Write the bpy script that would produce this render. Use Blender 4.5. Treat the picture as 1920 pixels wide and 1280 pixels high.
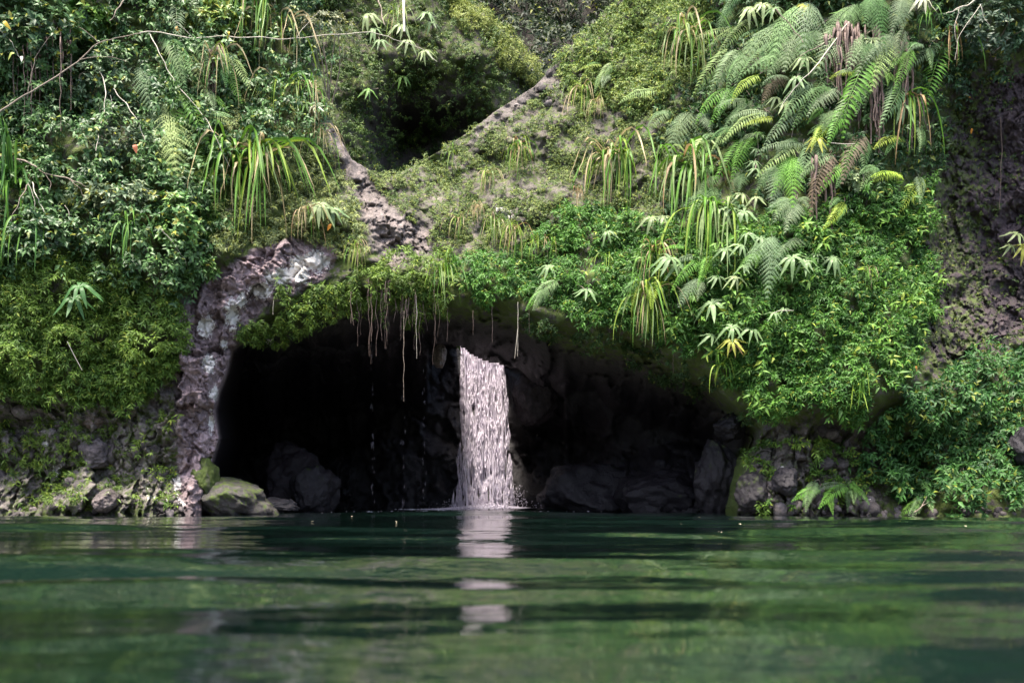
import bpy, math, random
import numpy as np
from mathutils import Vector, Matrix

# ------------------------------------------------------------------ camera, world, sun, exposure
scene = bpy.context.scene
for o in list(bpy.data.objects):
    bpy.data.objects.remove(o)
COL = scene.collection
LENS = 35.0
FPX = 1920 * LENS / 36.0          # focal length in photo pixels
CAMH = 0.32                       # camera height above the pool
HOR = 925.0                       # photo row of the horizon
cam_data = bpy.data.cameras.new('camera')
cam = bpy.data.objects.new('camera', cam_data)
COL.objects.link(cam)
cam.location = (0, 0, CAMH)
cam.rotation_euler = (math.pi / 2, 0, 0)
cam_data.lens = LENS
cam_data.sensor_width = 36
cam_data.shift_y = (HOR - 640) / 1920
cam_data.clip_start = 0.05
cam_data.clip_end = 400
cam_data.dof.use_dof = True
cam_data.dof.focus_distance = 15.0
cam_data.dof.aperture_fstop = 2.2
scene.camera = cam

SUN_EL, SUN_AZ = 72.0, 204.0      # azimuth clockwise from +Y (away from camera)
world = bpy.data.worlds.new('World')
scene.world = world
world.use_nodes = True
wn = world.node_tree
bg = wn.nodes['Background']
sky = wn.nodes.new('ShaderNodeTexSky')
sky.sky_type = 'NISHITA'
sky.sun_disc = False
sky.sun_elevation = math.radians(SUN_EL)
sky.sun_rotation = math.radians(SUN_AZ)
sky.air_density = 1.0
sky.dust_density = 4.0
wn.links.new(sky.outputs[0], bg.inputs[0])
bg.inputs[1].default_value = 0.15
sun_data = bpy.data.lights.new('sun', 'SUN')
sun_data.energy = 3.4
sun_data.angle = math.radians(11)
sun_data.color = (1.0, 0.93, 0.80)
sun = bpy.data.objects.new('sun', sun_data)
COL.objects.link(sun)
el, az = math.radians(SUN_EL), math.radians(SUN_AZ)
sdir = Vector((math.sin(az) * math.cos(el), math.cos(az) * math.cos(el), math.sin(el)))
sun.rotation_euler = sdir.to_track_quat('Z', 'Y').to_euler()
sun.location = sdir * 60
scene.view_settings.view_transform = 'Standard'
scene.view_settings.look = 'None'
scene.view_settings.exposure = 2.05
scene.view_settings.gamma = 1.0
scene.view_settings.use_curve_mapping = False

random.seed(7)
RNG = np.random.default_rng(11)


# ------------------------------------------------------------------ helpers
def P(u, v, Y):
    """photo pixel + depth in metres -> world point"""
    return np.stack([(np.asarray(u, float) - 960) / FPX * Y, np.asarray(Y, float) + 0 * np.asarray(u),
                     CAMH + (HOR - np.asarray(v, float)) / FPX * Y], -1)


def sm(x, a, b):
    t = np.clip((x - a) / (b - a), 0, 1)
    return t * t * (3 - 2 * t)


_perm = np.random.default_rng(5).permutation(512).astype(np.int64)
_perm = np.concatenate([_perm, _perm, _perm])
_g = np.random.default_rng(6).normal(size=(512, 3))
_g /= np.linalg.norm(_g, axis=1)[:, None]


def perlin(p):
    p = np.asarray(p, float)
    i = np.floor(p).astype(np.int64)
    f = p - i
    w = f * f * f * (f * (f * 6 - 15) + 10)
    i &= 255
    res = 0
    for dx in (0, 1):
        for dy in (0, 1):
            for dz in (0, 1):
                h = _perm[_perm[_perm[(i[..., 0] + dx) & 255] + ((i[..., 1] + dy) & 255)] % 512 + ((i[..., 2] + dz) & 255)] % 512
                g = _g[h]
                d = g[..., 0] * (f[..., 0] - dx) + g[..., 1] * (f[..., 1] - dy) + g[..., 2] * (f[..., 2] - dz)
                wx = w[..., 0] if dx else 1 - w[..., 0]
                wy = w[..., 1] if dy else 1 - w[..., 1]
                wz = w[..., 2] if dz else 1 - w[..., 2]
                res = res + d * wx * wy * wz
    return res * 1.5


def fbm(p, oct=4, gain=0.5):
    a, s, r = 1.0, 1.0, 0
    for k in range(oct):
        r = r + a * perlin(np.asarray(p) * s + 17.3 * k)
        a *= gain
        s *= 2.03
    return r


def worley(x, y, seed=0):
    """2D cellular distances F1, F2 and a random value per cell"""
    ix, iy = np.floor(x).astype(np.int64), np.floor(y).astype(np.int64)
    f1 = np.full(x.shape, 9.0)
    f2 = np.full(x.shape, 9.0)
    rv = np.zeros(x.shape)
    for dx in (-1, 0, 1):
        for dy in (-1, 0, 1):
            cx, cy = ix + dx, iy + dy
            h = _perm[(_perm[(cx + seed) & 255] + (cy & 255)) % 512]
            jx = cx + ((h * 37) % 101) / 101.0
            jy = cy + ((h * 53) % 97) / 97.0
            d = np.hypot(x - jx, y - jy)
            nearer = d < f1
            f2 = np.where(nearer, f1, np.minimum(f2, d))
            rv = np.where(nearer, ((h * 71) % 89) / 89.0, rv)
            f1 = np.where(nearer, d, f1)
    return f1, f2, rv


def facets(x, y, seed=0):
    """broken rock: every cell is a tilted plane at its own height"""
    ix, iy = np.floor(x).astype(np.int64), np.floor(y).astype(np.int64)
    f1 = np.full(x.shape, 9.0)
    out = np.zeros(x.shape)
    for dx in (-1, 0, 1):
        for dy in (-1, 0, 1):
            cx, cy = ix + dx, iy + dy
            h = _perm[(_perm[(cx + seed) & 255] + (cy & 255)) % 512]
            jx = cx + ((h * 37) % 101) / 101.0
            jy = cy + ((h * 53) % 97) / 97.0
            ax, ay = x - jx, y - jy
            d = np.hypot(ax, ay)
            val = ((h * 71) % 89) / 89.0 - 0.5 + ax * (((h * 29) % 83) / 83.0 - 0.5) * 1.3 + ay * (((h * 31) % 79) / 79.0 - 0.6) * 1.3
            out = np.where(d < f1, val, out)
            f1 = np.minimum(f1, d)
    return out


def sdf(poly, u, v, su=1.0):
    """signed distance to polygon, positive inside"""
    p = np.array(poly, float) * (su, 1)
    x, y = np.asarray(u, float) * su, np.asarray(v, float)
    d = np.full(x.shape, 1e9)
    ins = np.zeros(x.shape, bool)
    n = len(p)
    for i in range(n):
        a, b = p[i], p[(i + 1) % n]
        e = b - a
        t = np.clip(((x - a[0]) * e[0] + (y - a[1]) * e[1]) / (e @ e), 0, 1)
        d = np.minimum(d, np.hypot(x - a[0] - t * e[0], y - a[1] - t * e[1]))
        c = ((a[1] > y) != (b[1] > y)) & (x < e[0] * (y - a[1]) / (e[1] if e[1] else 1e-9) + a[0])
        ins ^= c
    return np.where(ins, d, -d)


def link(o, parent=None):
    COL.objects.link(o)
    if parent is not None:
        o.parent = parent
    return o


def tag(o, label=None, cat=None, group=None, kind=None):
    if label: o['label'] = label
    if cat: o['category'] = cat
    if group: o['group'] = group
    if kind: o['kind'] = kind
    return o


def mesh_obj(name, verts, faces, mat, parent=None, smooth=False, attrs=None):
    me = bpy.data.meshes.new(name)
    verts = np.asarray(verts, np.float32).reshape(-1, 3)
    fa = np.asarray(faces)
    if fa.dtype != object and fa.ndim == 2:
        k = fa.shape[1]
        me.vertices.add(len(verts))
        me.vertices.foreach_set('co', verts.ravel())
        me.loops.add(fa.size)
        me.loops.foreach_set('vertex_index', fa.astype(np.int32).ravel())
        me.polygons.add(len(fa))
        me.polygons.foreach_set('loop_start', np.arange(0, fa.size, k, dtype=np.int32))
        me.update(calc_edges=True)
    else:
        me.from_pydata(verts.tolist(), [], [list(f) for f in faces])
        me.update()
    if attrs:
        for an, arr in attrs.items():
            a = me.attributes.new(an, 'FLOAT_COLOR', 'POINT')
            arr = np.asarray(arr, np.float32)
            if arr.shape[1] == 3:
                arr = np.concatenate([arr, np.ones((len(arr), 1), np.float32)], 1)
            a.data.foreach_set('color', arr.ravel())
    if smooth:
        me.polygons.foreach_set('use_smooth', np.ones(len(me.polygons), bool))
    me.materials.append(mat)
    return link(bpy.data.objects.new(name, me), parent)


def inst(name, me, parent, M, color=None):
    o = bpy.data.objects.new(name, me)
    link(o, parent)
    o.matrix_basis = M
    if color is not None:
        o.color = (*color, 1)
    return o


def empty(name, loc, label, cat, group=None):
    o = bpy.data.objects.new(name, None)
    o.empty_display_size = 0.1
    o.location = loc
    link(o)
    return tag(o, label, cat, group)


def norm(a):
    a = np.asarray(a, float)
    return a / np.maximum(np.linalg.norm(a, axis=-1, keepdims=True), 1e-9)


# ------------------------------------------------------------------ materials
def new_mat(name):
    m = bpy.data.materials.new(name)
    m.use_nodes = True
    nt = m.node_tree
    return m, nt, nt.nodes['Principled BSDF'], nt.nodes['Material Output']


def N(nt, typ, **kw):
    n = nt.nodes.new(typ)
    for k, v in kw.items():
        setattr(n, k, v)
    return n


def ramp(nt, src, stops):
    r = nt.nodes.new('ShaderNodeValToRGB')
    e = r.color_ramp.elements
    while len(e) < len(stops):
        e.new(0.5)
    for i, (p, c) in enumerate(stops):
        e[i].position = p
        e[i].color = (*c, 1) if len(c) == 3 else c
    nt.links.new(src, r.inputs[0])
    return r


def mixc(nt, fac, a, b):
    m = nt.nodes.new('ShaderNodeMix')
    m.data_type = 'RGBA'
    for sock, val in ((m.inputs['Factor'], fac), (m.inputs[6], a), (m.inputs[7], b)):
        if isinstance(val, (int, float)):
            sock.default_value = val
        elif isinstance(val, tuple):
            sock.default_value = (*val, 1)
        else:
            nt.links.new(val, sock)
    return m.outputs[2]


def math_n(nt, op, a, b=None, clamp=False):
    m = nt.nodes.new('ShaderNodeMath')
    m.operation = op
    m.use_clamp = clamp
    for i, val in enumerate((a, b)):
        if val is None: continue
        if isinstance(val, (int, float)):
            m.inputs[i].default_value = val
        else:
            nt.links.new(val, m.inputs[i])
    return m.outputs[0]


def noise_n(nt, scale, detail=5, rough=0.6, vec=None):
    n = nt.nodes.new('ShaderNodeTexNoise')
    n.inputs['Scale'].default_value = scale
    n.inputs['Detail'].default_value = detail
    n.inputs['Roughness'].default_value = rough
    if vec is not None:
        nt.links.new(vec, n.inputs['Vector'])
    return n.outputs['Fac']


def rock_material(name):
    """basalt; attribute 'mask': R moss, G white lichen, B wet black rock and painted cave shade; attribute 'tint' is the dry rock colour"""
    m, nt, b, out = new_mat(name)
    L = nt.links
    geo = N(nt, 'ShaderNodeNewGeometry')
    pos = geo.outputs['Position']
    at = N(nt, 'ShaderNodeAttribute', attribute_name='mask')
    ti = N(nt, 'ShaderNodeAttribute', attribute_name='tint')
    sep = N(nt, 'ShaderNodeSeparateColor')
    L.new(at.outputs['Color'], sep.inputs[0])
    n1 = noise_n(nt, 3.5, 8, 0.68, pos)
    n2 = noise_n(nt, 22, 6, 0.7, pos)
    n3 = noise_n(nt, 9, 6, 0.65, pos)
    g1 = ramp(nt, n1, [(0.3, (0.45, 0.42, 0.42)), (0.52, (1, 1, 1)), (0.72, (1.6, 1.5, 1.45))])
    mul = N(nt, 'ShaderNodeMix', data_type='RGBA', blend_type='MULTIPLY')
    mul.inputs['Factor'].default_value = 1
    L.new(ti.outputs['Color'], mul.inputs[6])
    L.new(g1.outputs[0], mul.inputs[7])
    speck = ramp(nt, n2, [(0.40, (0.55, 0.55, 0.55)), (0.55, (1, 1, 1)), (0.70, (1.5, 1.45, 1.4))])
    mul2 = N(nt, 'ShaderNodeMix', data_type='RGBA', blend_type='MULTIPLY')
    mul2.inputs['Factor'].default_value = 0.8
    L.new(mul.outputs[2], mul2.inputs[6])
    L.new(speck.outputs[0], mul2.inputs[7])
    # wet black basalt, doubling as painted shade inside the cave
    wet_shade_c = mixc(nt, n2, (0.003, 0.0025, 0.0035), (0.016, 0.012, 0.017))
    c1 = mixc(nt, sep.outputs[2], mul2.outputs[2], wet_shade_c)
    # moss
    mossc = mixc(nt, n2, (0.022, 0.04, 0.009), (0.09, 0.12, 0.02))
    mf = math_n(nt, 'ADD', sep.outputs[0], math_n(nt, 'MULTIPLY', math_n(nt, 'SUBTRACT', n3, 0.5), 1.6))
    mfr = ramp(nt, mf, [(0.42, (0, 0, 0)), (0.62, (1, 1, 1))])
    c2 = mixc(nt, mfr.outputs[0], c1, mossc)
    # lichen crusts
    lf = math_n(nt, 'ADD', sep.outputs[1], math_n(nt, 'MULTIPLY', math_n(nt, 'SUBTRACT', math_n(nt, 'ADD', math_n(nt, 'MULTIPLY', n3, 0.5), math_n(nt, 'MULTIPLY', n2, 0.5)), 0.5), 2.6))
    lfr = ramp(nt, lf, [(0.55, (0, 0, 0)), (0.60, (1, 1, 1))])
    c3 = mixc(nt, lfr.outputs[0], c2, mixc(nt, n2, (0.42, 0.39, 0.36), (0.78, 0.74, 0.70)))
    L.new(c3, b.inputs['Base Color'])
    rr = mixc(nt, sep.outputs[2], (0.85, 0.85, 0.85), (0.5, 0.5, 0.5))
    L.new(rr, b.inputs['Roughness'])
    b.inputs['Specular IOR Level'].default_value = 0.35
    bump = N(nt, 'ShaderNodeBump')
    bump.inputs['Strength'].default_value = 0.9
    bump.inputs['Distance'].default_value = 0.05
    hh = math_n(nt, 'ADD', math_n(nt, 'MULTIPLY', n2, 0.6), n1)
    L.new(hh, bump.inputs['Height'])
    L.new(bump.outputs[0], b.inputs['Normal'])
    return m


def leaf_material(name, source, rough=0.42, transl=0.25, spec=0.5):
    """source: 'attr' reads the leaf's own colour from attribute 'col', 'object' from the object's colour"""
    m, nt, b, out = new_mat(name)
    L = nt.links
    if source == 'attr':
        c = N(nt, 'ShaderNodeAttribute', attribute_name='col').outputs['Color']
    else:
        c = N(nt, 'ShaderNodeObjectInfo').outputs['Color']
    geo = N(nt, 'ShaderNodeNewGeometry')
    n = noise_n(nt, 14, 3, 0.6, geo.outputs['Position'])
    r = ramp(nt, n, [(0.3, (0.72, 0.75, 0.7)), (0.7, (1.25, 1.2, 1.15))])
    mul = N(nt, 'ShaderNodeMix', data_type='RGBA', blend_type='MULTIPLY')
    mul.inputs['Factor'].default_value = 1
    L.new(c, mul.inputs[6])
    L.new(r.outputs[0], mul.inputs[7])
    L.new(mul.outputs[2], b.inputs['Base Color'])
    b.inputs['Roughness'].default_value = rough
    b.inputs['Specular IOR Level'].default_value = spec
    tr = N(nt, 'ShaderNodeBsdfTranslucent')
    L.new(mul.outputs[2], tr.inputs[0])
    mx = N(nt, 'ShaderNodeMixShader')
    mx.inputs[0].default_value = transl
    L.new(b.outputs[0], mx.inputs[1])
    L.new(tr.outputs[0], mx.inputs[2])
    L.new(mx.outputs[0], out.inputs[0])
    return m


def plain_material(name, ca, cb, scale=12, rough=0.8, bump=0.4):
    m, nt, b, out = new_mat(name)
    tc = N(nt, 'ShaderNodeTexCoord')
    n = noise_n(nt, scale, 6, 0.65, tc.outputs['Object'])
    r = ramp(nt, n, [(0.3, ca), (0.7, cb)])
    nt.links.new(r.outputs[0], b.inputs['Base Color'])
    b.inputs['Roughness'].default_value = rough
    bp = N(nt, 'ShaderNodeBump')
    bp.inputs['Strength'].default_value = bump
    bp.inputs['Distance'].default_value = 0.02
    nt.links.new(n, bp.inputs['Height'])
    nt.links.new(bp.outputs[0], b.inputs['Normal'])
    return m


M_ROCK = rock_material('basalt')
M_LEAF = leaf_material('leaf', 'attr', 0.55, 0.25, 0.3)
M_GLOSS = leaf_material('glossy_leaf', 'attr', 0.48, 0.18, 0.35)
M_FERN = leaf_material('fern_leaf', 'object', 0.6, 0.28, 0.25)
M_BLADE = leaf_material('blade_leaf', 'object', 0.5, 0.28, 0.3)
M_TWIG = plain_material('twig_bark', (0.10, 0.075, 0.055), (0.26, 0.21, 0.17), 20)
M_PALE = plain_material('pale_dry_stem', (0.28, 0.25, 0.20), (0.52, 0.47, 0.40), 20)
M_ROOT = plain_material('hanging_root', (0.06, 0.04, 0.035), (0.17, 0.115, 0.095), 20)


def water_material():
    m, nt, b, out = new_mat('pool_water')
    b.inputs['Base Color'].default_value = (0.0030, 0.0088, 0.0068, 1)
    b.inputs['Roughness'].default_value = 0.03
    b.inputs['IOR'].default_value = 1.45
    geo = N(nt, 'ShaderNodeNewGeometry')
    mp = N(nt, 'ShaderNodeMapping')
    mp.inputs['Scale'].default_value = (0.35, 1.0, 1.0)
    nt.links.new(geo.outputs['Position'], mp.inputs[0])
    n = noise_n(nt, 8.0, 3, 0.55, mp.outputs[0])
    bp = N(nt, 'ShaderNodeBump')
    bp.inputs['Strength'].default_value = 0.16
    bp.inputs['Distance'].default_value = 0.05
    nt.links.new(n, bp.inputs['Height'])
    nt.links.new(bp.outputs[0], b.inputs['Normal'])
    b.inputs['Coat Weight'].default_value = 1.0
    b.inputs['Coat IOR'].default_value = 1.333
    b.inputs['Coat Roughness'].default_value = 0.03
    nt.links.new(bp.outputs[0], b.inputs['Coat Normal'])
    return m


def foam_material():
    m, nt, b, out = new_mat('white_water')
    geo = N(nt, 'ShaderNodeNewGeometry')
    n = noise_n(nt, 6, 4, 0.6, geo.outputs['Position'])
    r = ramp(nt, n, [(0.3, (0.54, 0.48, 0.59)), (0.7, (0.76, 0.70, 0.78))])
    nt.links.new(r.outputs[0], b.inputs['Base Color'])
    b.inputs['Roughness'].default_value = 0.3
    tr = N(nt, 'ShaderNodeBsdfTranslucent')
    nt.links.new(r.outputs[0], tr.inputs[0])
    mx = N(nt, 'ShaderNodeMixShader')
    mx.inputs[0].default_value = 0.35
    nt.links.new(b.outputs[0], mx.inputs[1])
    nt.links.new(tr.outputs[0], mx.inputs[2])
    nt.links.new(mx.outputs[0], out.inputs[0])
    return m


M_WATER = water_material()
M_FOAM = foam_material()


# ------------------------------------------------------------------ relief sheets (terrain)
class Sheet:
    """A relief surface: grid of sight lines u,v with a depth for each, folded over its crest line."""

    def __init__(s, u0, u1, v0, v1, step, depth, crest=None, fold=0.02, foldmax=2.0):
        s.us = np.arange(u0, u1 + 0.1, step)
        s.vs = np.arange(v0, v1 + 0.1, step)
        s.step = step
        U, V = np.meshgrid(s.us, s.vs)
        s.U, s.V = U, V
        Tc = np.full(s.us.shape, -1e9) if crest is None else np.interp(s.us, [c[0] for c in crest], [c[1] for c in crest])
        s.T = Tc
        over = np.maximum(Tc[None, :] - V, 0)
        Vc = np.maximum(V, Tc[None, :])
        Y = depth(U, Vc)
        back = np.minimum(over * fold, foldmax)
        s.over = over
        pos = P(U, Vc, Y)
        pos[..., 1] += back
        pos[..., 2] -= back * 0.25
        s.pos = pos
        s.finish()

    def finish(s):
        du = np.gradient(s.pos, axis=1)
        dv = np.gradient(s.pos, axis=0)
        s.nrm = norm(np.cross(du, -dv))
        flip = s.nrm[..., 1] > 0.2
        s.nrm = np.where((flip & (s.over <= 0))[..., None], -s.nrm, s.nrm)

    def at(s, u, v):
        x = np.clip((np.asarray(u, float) - s.us[0]) / s.step, 0, len(s.us) - 1.001)
        y = np.clip((np.asarray(v, float) - s.vs[0]) / s.step, 0, len(s.vs) - 1.001)
        i, j = x.astype(int), y.astype(int)
        fx, fy = (x - i)[..., None], (y - j)[..., None]
        def bl(A):
            return (A[j, i] * (1 - fx) * (1 - fy) + A[j, i + 1] * fx * (1 - fy) + A[j + 1, i] * (1 - fx) * fy + A[j + 1, i + 1] * fx * fy)
        return bl(s.pos), norm(bl(s.nrm))

    def faces(s, keep=None):
        nv, nu = s.U.shape
        idx = np.arange(nv * nu).reshape(nv, nu)
        f = np.stack([idx[:-1, :-1], idx[1:, :-1], idx[1:, 1:], idx[:-1, 1:]], -1)
        return f[keep] if keep is not None else f.reshape(-1, 4)


def table_depth(us, rows):
    """rows: list of (v, [depth...]) -> smooth interpolating function"""
    us = np.array(us, float)
    vs = np.array([r[0] for r in rows], float)
    D = np.array([r[1] for r in rows], float)
    def f(u, v):
        x = np.interp(u, us, np.arange(len(us)))
        y = np.interp(v, vs, np.arange(len(vs)))
        i = np.clip(x.astype(int), 0, len(us) - 2)
        j = np.clip(y.astype(int), 0, len(vs) - 2)
        fx, fy = x - i, y - j
        fx = fx * 0.4 + 0.6 * fx * fx * (3 - 2 * fx)
        fy = fy * 0.4 + 0.6 * fy * fy * (3 - 2 * fy)
        return (D[j, i] * (1 - fx) * (1 - fy) + D[j, i + 1] * fx * (1 - fy) + D[j + 1, i] * (1 - fx) * fy + D[j + 1, i + 1] * fx * fy)
    return f


CU = [-900, -400, 0, 150, 300, 400, 500, 600, 720, 850, 1000, 1150, 1300, 1450, 1600, 1700, 1800, 1920, 2300, 2800]
front_table = table_depth(CU, [
    (-500, [13, 13, 13.6, 14.6, 16.0, 16.8, 17.2, 18, 19, 19, 19, 18.5, 17, 16, 15.3, 14.8, 14.4, 14.0, 13.5, 13]),  # out-of-view top juts out at both ends, shaped to shade the upper corners
    (0,    [14, 14.2, 14.8, 15.0, 15.4, 15.7, 16.0, 16.6, 17.5, 17.5, 17.5, 17.0, 15.9, 15.2, 14.9, 15.0, 15.4, 15.6, 14.8, 14]),
    (150,  [14, 14.2, 14.8, 14.9, 15.1, 15.3, 15.6, 16.1, 17.2, 17.2, 17.0, 16.4, 15.5, 14.8, 14.7, 15.0, 15.7, 15.9, 15, 14]),
    (300,  [14, 14.0, 14.5, 14.5, 14.7, 14.9, 15.2, 15.7, 16.3, 16.4, 16.2, 15.8, 15.1, 14.5, 14.7, 15.1, 15.9, 16.1, 15, 14]),
    (430,  [14, 14.0, 14.2, 14.2, 14.3, 14.6, 14.9, 15.3, 15.5, 15.6, 15.5, 15.2, 14.7, 14.2, 14.4, 14.9, 15.8, 16.1, 15, 14]),
    (540,  [14, 14.0, 14.2, 14.2, 14.4, 14.7, 14.9, 15.0, 15.0, 15.0, 15.0, 14.8, 14.4, 14.0, 14.1, 14.7, 15.6, 16.0, 15, 14]),
    (640,  [14, 14.0, 14.2, 14.2, 14.4, 14.7, 15.0, 15.0, 15.0, 15.0, 15.0, 14.8, 14.4, 13.9, 13.9, 14.4, 15.2, 15.6, 14.8, 14]),
    (740,  [14, 14.0, 14.4, 14.4, 14.5, 14.7, 15.0, 15.0, 15.0, 15.0, 15.0, 15.0, 14.6, 13.9, 13.8, 14.1, 14.6, 15.0, 14.5, 14]),
    (800,  [14, 14.2, 14.7, 14.75, 14.7, 14.7, 15.0, 15.0, 15.0, 15.0, 15.0, 15.0, 14.8, 14.3, 14.4, 14.5, 14.5, 14.6, 14.4, 14]),
    (870,  [14, 14.2, 14.8, 14.8, 14.8, 14.7, 15.0, 15.0, 15.0, 15.0, 15.0, 15.0, 14.9, 14.3, 14.5, 15.0, 14.6, 14.5, 14.2, 14]),
    (960,  [13.5, 14, 14.2, 14.3, 14.4, 14.5, 15.0, 15.0, 15.0, 15.0, 15.0, 15.0, 14.7, 14.1, 14.2, 14.4, 14.2, 14.0, 14, 13.5]),
    (1060, [13.0, 13.5, 13.7, 13.8, 13.9, 14.0, 14.5, 14.6, 14.6, 14.6, 14.6, 14.6, 14.3, 13.6, 13.7, 13.9, 13.7, 13.5, 13.5, 13])])

MOUTH = [(372, 1075), (380, 930), (396, 862), (408, 822), (400, 772), (406, 738), (422, 700), (434, 655), (470, 632), (560, 598),
         (640, 572), (700, 560), (780, 566), (870, 578), (950, 590), (1040, 622), (1110, 650), (1180, 655), (1260, 688),
         (1330, 718), (1385, 768), (1424, 806), (1424, 842), (1400, 862), (1386, 905), (1376, 1075)]
# lower lip of the cave roof: where the roof ends and the shaft above the fall begins
LIP = [(400, 690), (600, 650), (800, 640), (850, 648), (868, 655), (885, 668), (905, 678), (945, 686), (975, 692), (1010, 722), (1075, 735), (1200, 790), (1400, 850)]
CREST = [(-2000, -1e4), (300, -1200), (470, -420), (540, -120), (575, 20), (600, 130), (625, 235), (660, 298), (720, 335), (760, 318), (820, 285), (880, 246),
         (930, 207), (1000, 163), (1040, 122), (1070, 88), (1110, 48), (1150, 8), (1190, -40), (1250, -200), (1330, -700), (3000, -1e4)]
BARE2 = [(1036, 128), (1070, 95), (1050, 150), (1000, 185), (950, 222), (890, 258), (880, 246), (960, 186)]   # bare crest of the ridge
BARE = [(600, 225), (640, 250), (690, 330), (730, 390), (800, 430), (810, 470), (720, 495), (695, 430), (655, 350)]   # bare gully rock
PILLAR = [(330, 620), (350, 560), (400, 520), (470, 470), (560, 440), (640, 470), (600, 530), (500, 570), (445, 640), (425, 720),
          (415, 830), (390, 900), (380, 1000), (300, 1000), (325, 900), (320, 760)]
LOWLEFT = [(-400, 745), (0, 735), (150, 745), (260, 765), (330, 700), (340, 1000), (-400, 1000)]
RWALL = [(1745, 250), (1800, 150), (1900, 130), (2300, 100), (2300, 620), (1900, 630), (1800, 690), (1740, 700), (1725, 560), (1740, 400)]
RBASE = [(1425, 800), (1560, 790), (1640, 800), (1660, 880), (1640, 1000), (1370, 1000), (1400, 860)]


R4P = [(600, 290), (720, 335), (880, 248), (1020, 150), (1180, -40), (1330, -100), (1340, 150), (1250, 425), (1000, 465), (850, 500), (720, 490), (660, 420)]


def front_depth(U, V):
    Y = front_table(U, V)
    q = P(U, V, Y)
    dm = sdf(MOUTH, U, V, 1.0)
    rock = np.maximum.reduce([w * sm(sdf(R, U, V), -15, 15) for R, w in ((PILLAR, 1), (LOWLEFT, 1), (RWALL, 0.45), (RBASE, 1), (BARE, 0.7))])
    inside = sm(dm, -2, 6)
    # broad swells and clumpy relief
    qa = q * (1, 0.3, 1)
    Y = Y + 0.22 * fbm(qa * 0.8, 3) * (1 - inside)
    veg = (1 - rock) * (1 - inside)
    Y = Y + 0.20 * veg * fbm(qa * 2.0 + 40, 3)
    # blocky rock
    f1, f2, rv = worley(q[..., 0] * 2.3 + 0.4 * fbm(qa * 2.2, 2), q[..., 2] * 1.9 + 0.4 * fbm(qa * 2.2 + 9, 2), 3)
    wx, wz = 0.35 * fbm(qa * 2.2, 3), 0.35 * fbm(qa * 2.2 + 9, 3)
    blocks = 0.30 * facets(q[..., 0] * 2.1 + wx, q[..., 2] * 1.3 + wz, 3) + 0.15 * facets(q[..., 0] * 4.6 + wx * 2, q[..., 2] * 3.4 + wz * 2, 9) \
        + 0.07 * facets(q[..., 0] * 9.5 + wx * 3, q[..., 2] * 8 + wz * 3, 15) - 0.12 * np.abs(fbm(q * (1.6, .5, 1.0) + 3, 3))
    Y = Y + (0.15 + 0.85 * rock) * (1 - inside) * blocks * 0.85
    Y = Y + rock * (1 - inside) * 0.05 * fbm(q * 7, 3)
    # rim rounds back into the cave
    Y = Y + 0.45 * sm(dm, -40, 0) ** 2 * (1 - sm(U, 380, 330)) * 0.6
    # the cave: roof runs back to the lip, then the shaft and the back wall
    lip = np.interp(U, [a for a, _ in LIP], [b for _, b in LIP])
    lip = lip + (22 * fbm(np.stack([U / 60, 0 * U, V * 0], -1), 3)) * sm(np.abs(U - 905), 60, 160)
    top = np.interp(U, [a for a, b in MOUTH[7:22]], [b for a, b in MOUTH[7:22]])
    tt = np.clip((V - top) / np.maximum(lip - top, 8), 0, 1)
    roof = 15.2 + (3.2 - 0.5 * sm(np.abs(U - 900), 120, 60)) * tt
    ml, mr = MOUTH[:11][::-1], MOUTH[12:]
    uL = np.interp(V, [b for a, b in ml], [a for a, b in ml])
    uR = np.interp(V, [b for a, b in mr], [a for a, b in mr])
    wallside = 15 + np.clip(np.minimum((U - uL) * 4.0, uR - U), 0, 400) * 0.03
    backw = 20.9 + 1.2 * sm(U, 800, 500) + 0.5 * fbm(q * (0.7, 0.2, 0.7), 3) - 0.9 * sm(V, 760, 960) + 0.9 * blocks
    # rock shoulder to the right of the fall
    backw = backw - 1.3 * sm(U, 950, 985) * (1 - sm(U, 1050, 1200)) * (1 - sm(V, 760, 860))
    backw = backw - 3.2 * sm(U, 1000, 1330) * sm(V, 700, 900)
    ease = sm(V - lip, 0, 150) * sm(np.abs(U - 900), 190, 110) * 0 + np.where(np.abs(U - 930) < 130, 1.0, sm(V - lip, 0, 140))
    backw = np.minimum(backw, 18.4 + 0.5 * blocks + (backw - 18.4) * ease)
    cave = np.where(V < lip, roof + 0.18 * fbm(q * (1.5, .4, 1.5), 3) + 1.1 * blocks, backw)
    cave = np.minimum(cave, np.maximum(wallside, 15.0) + 0.6 * blocks)
    Y = Y * (1 - inside) + np.maximum(cave, Y * 0 + 14.6) * inside
    return Y


front = Sheet(-900, 2800, -560, 1060, 4, front_depth, CREST, 0.03, 0.35)


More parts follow.
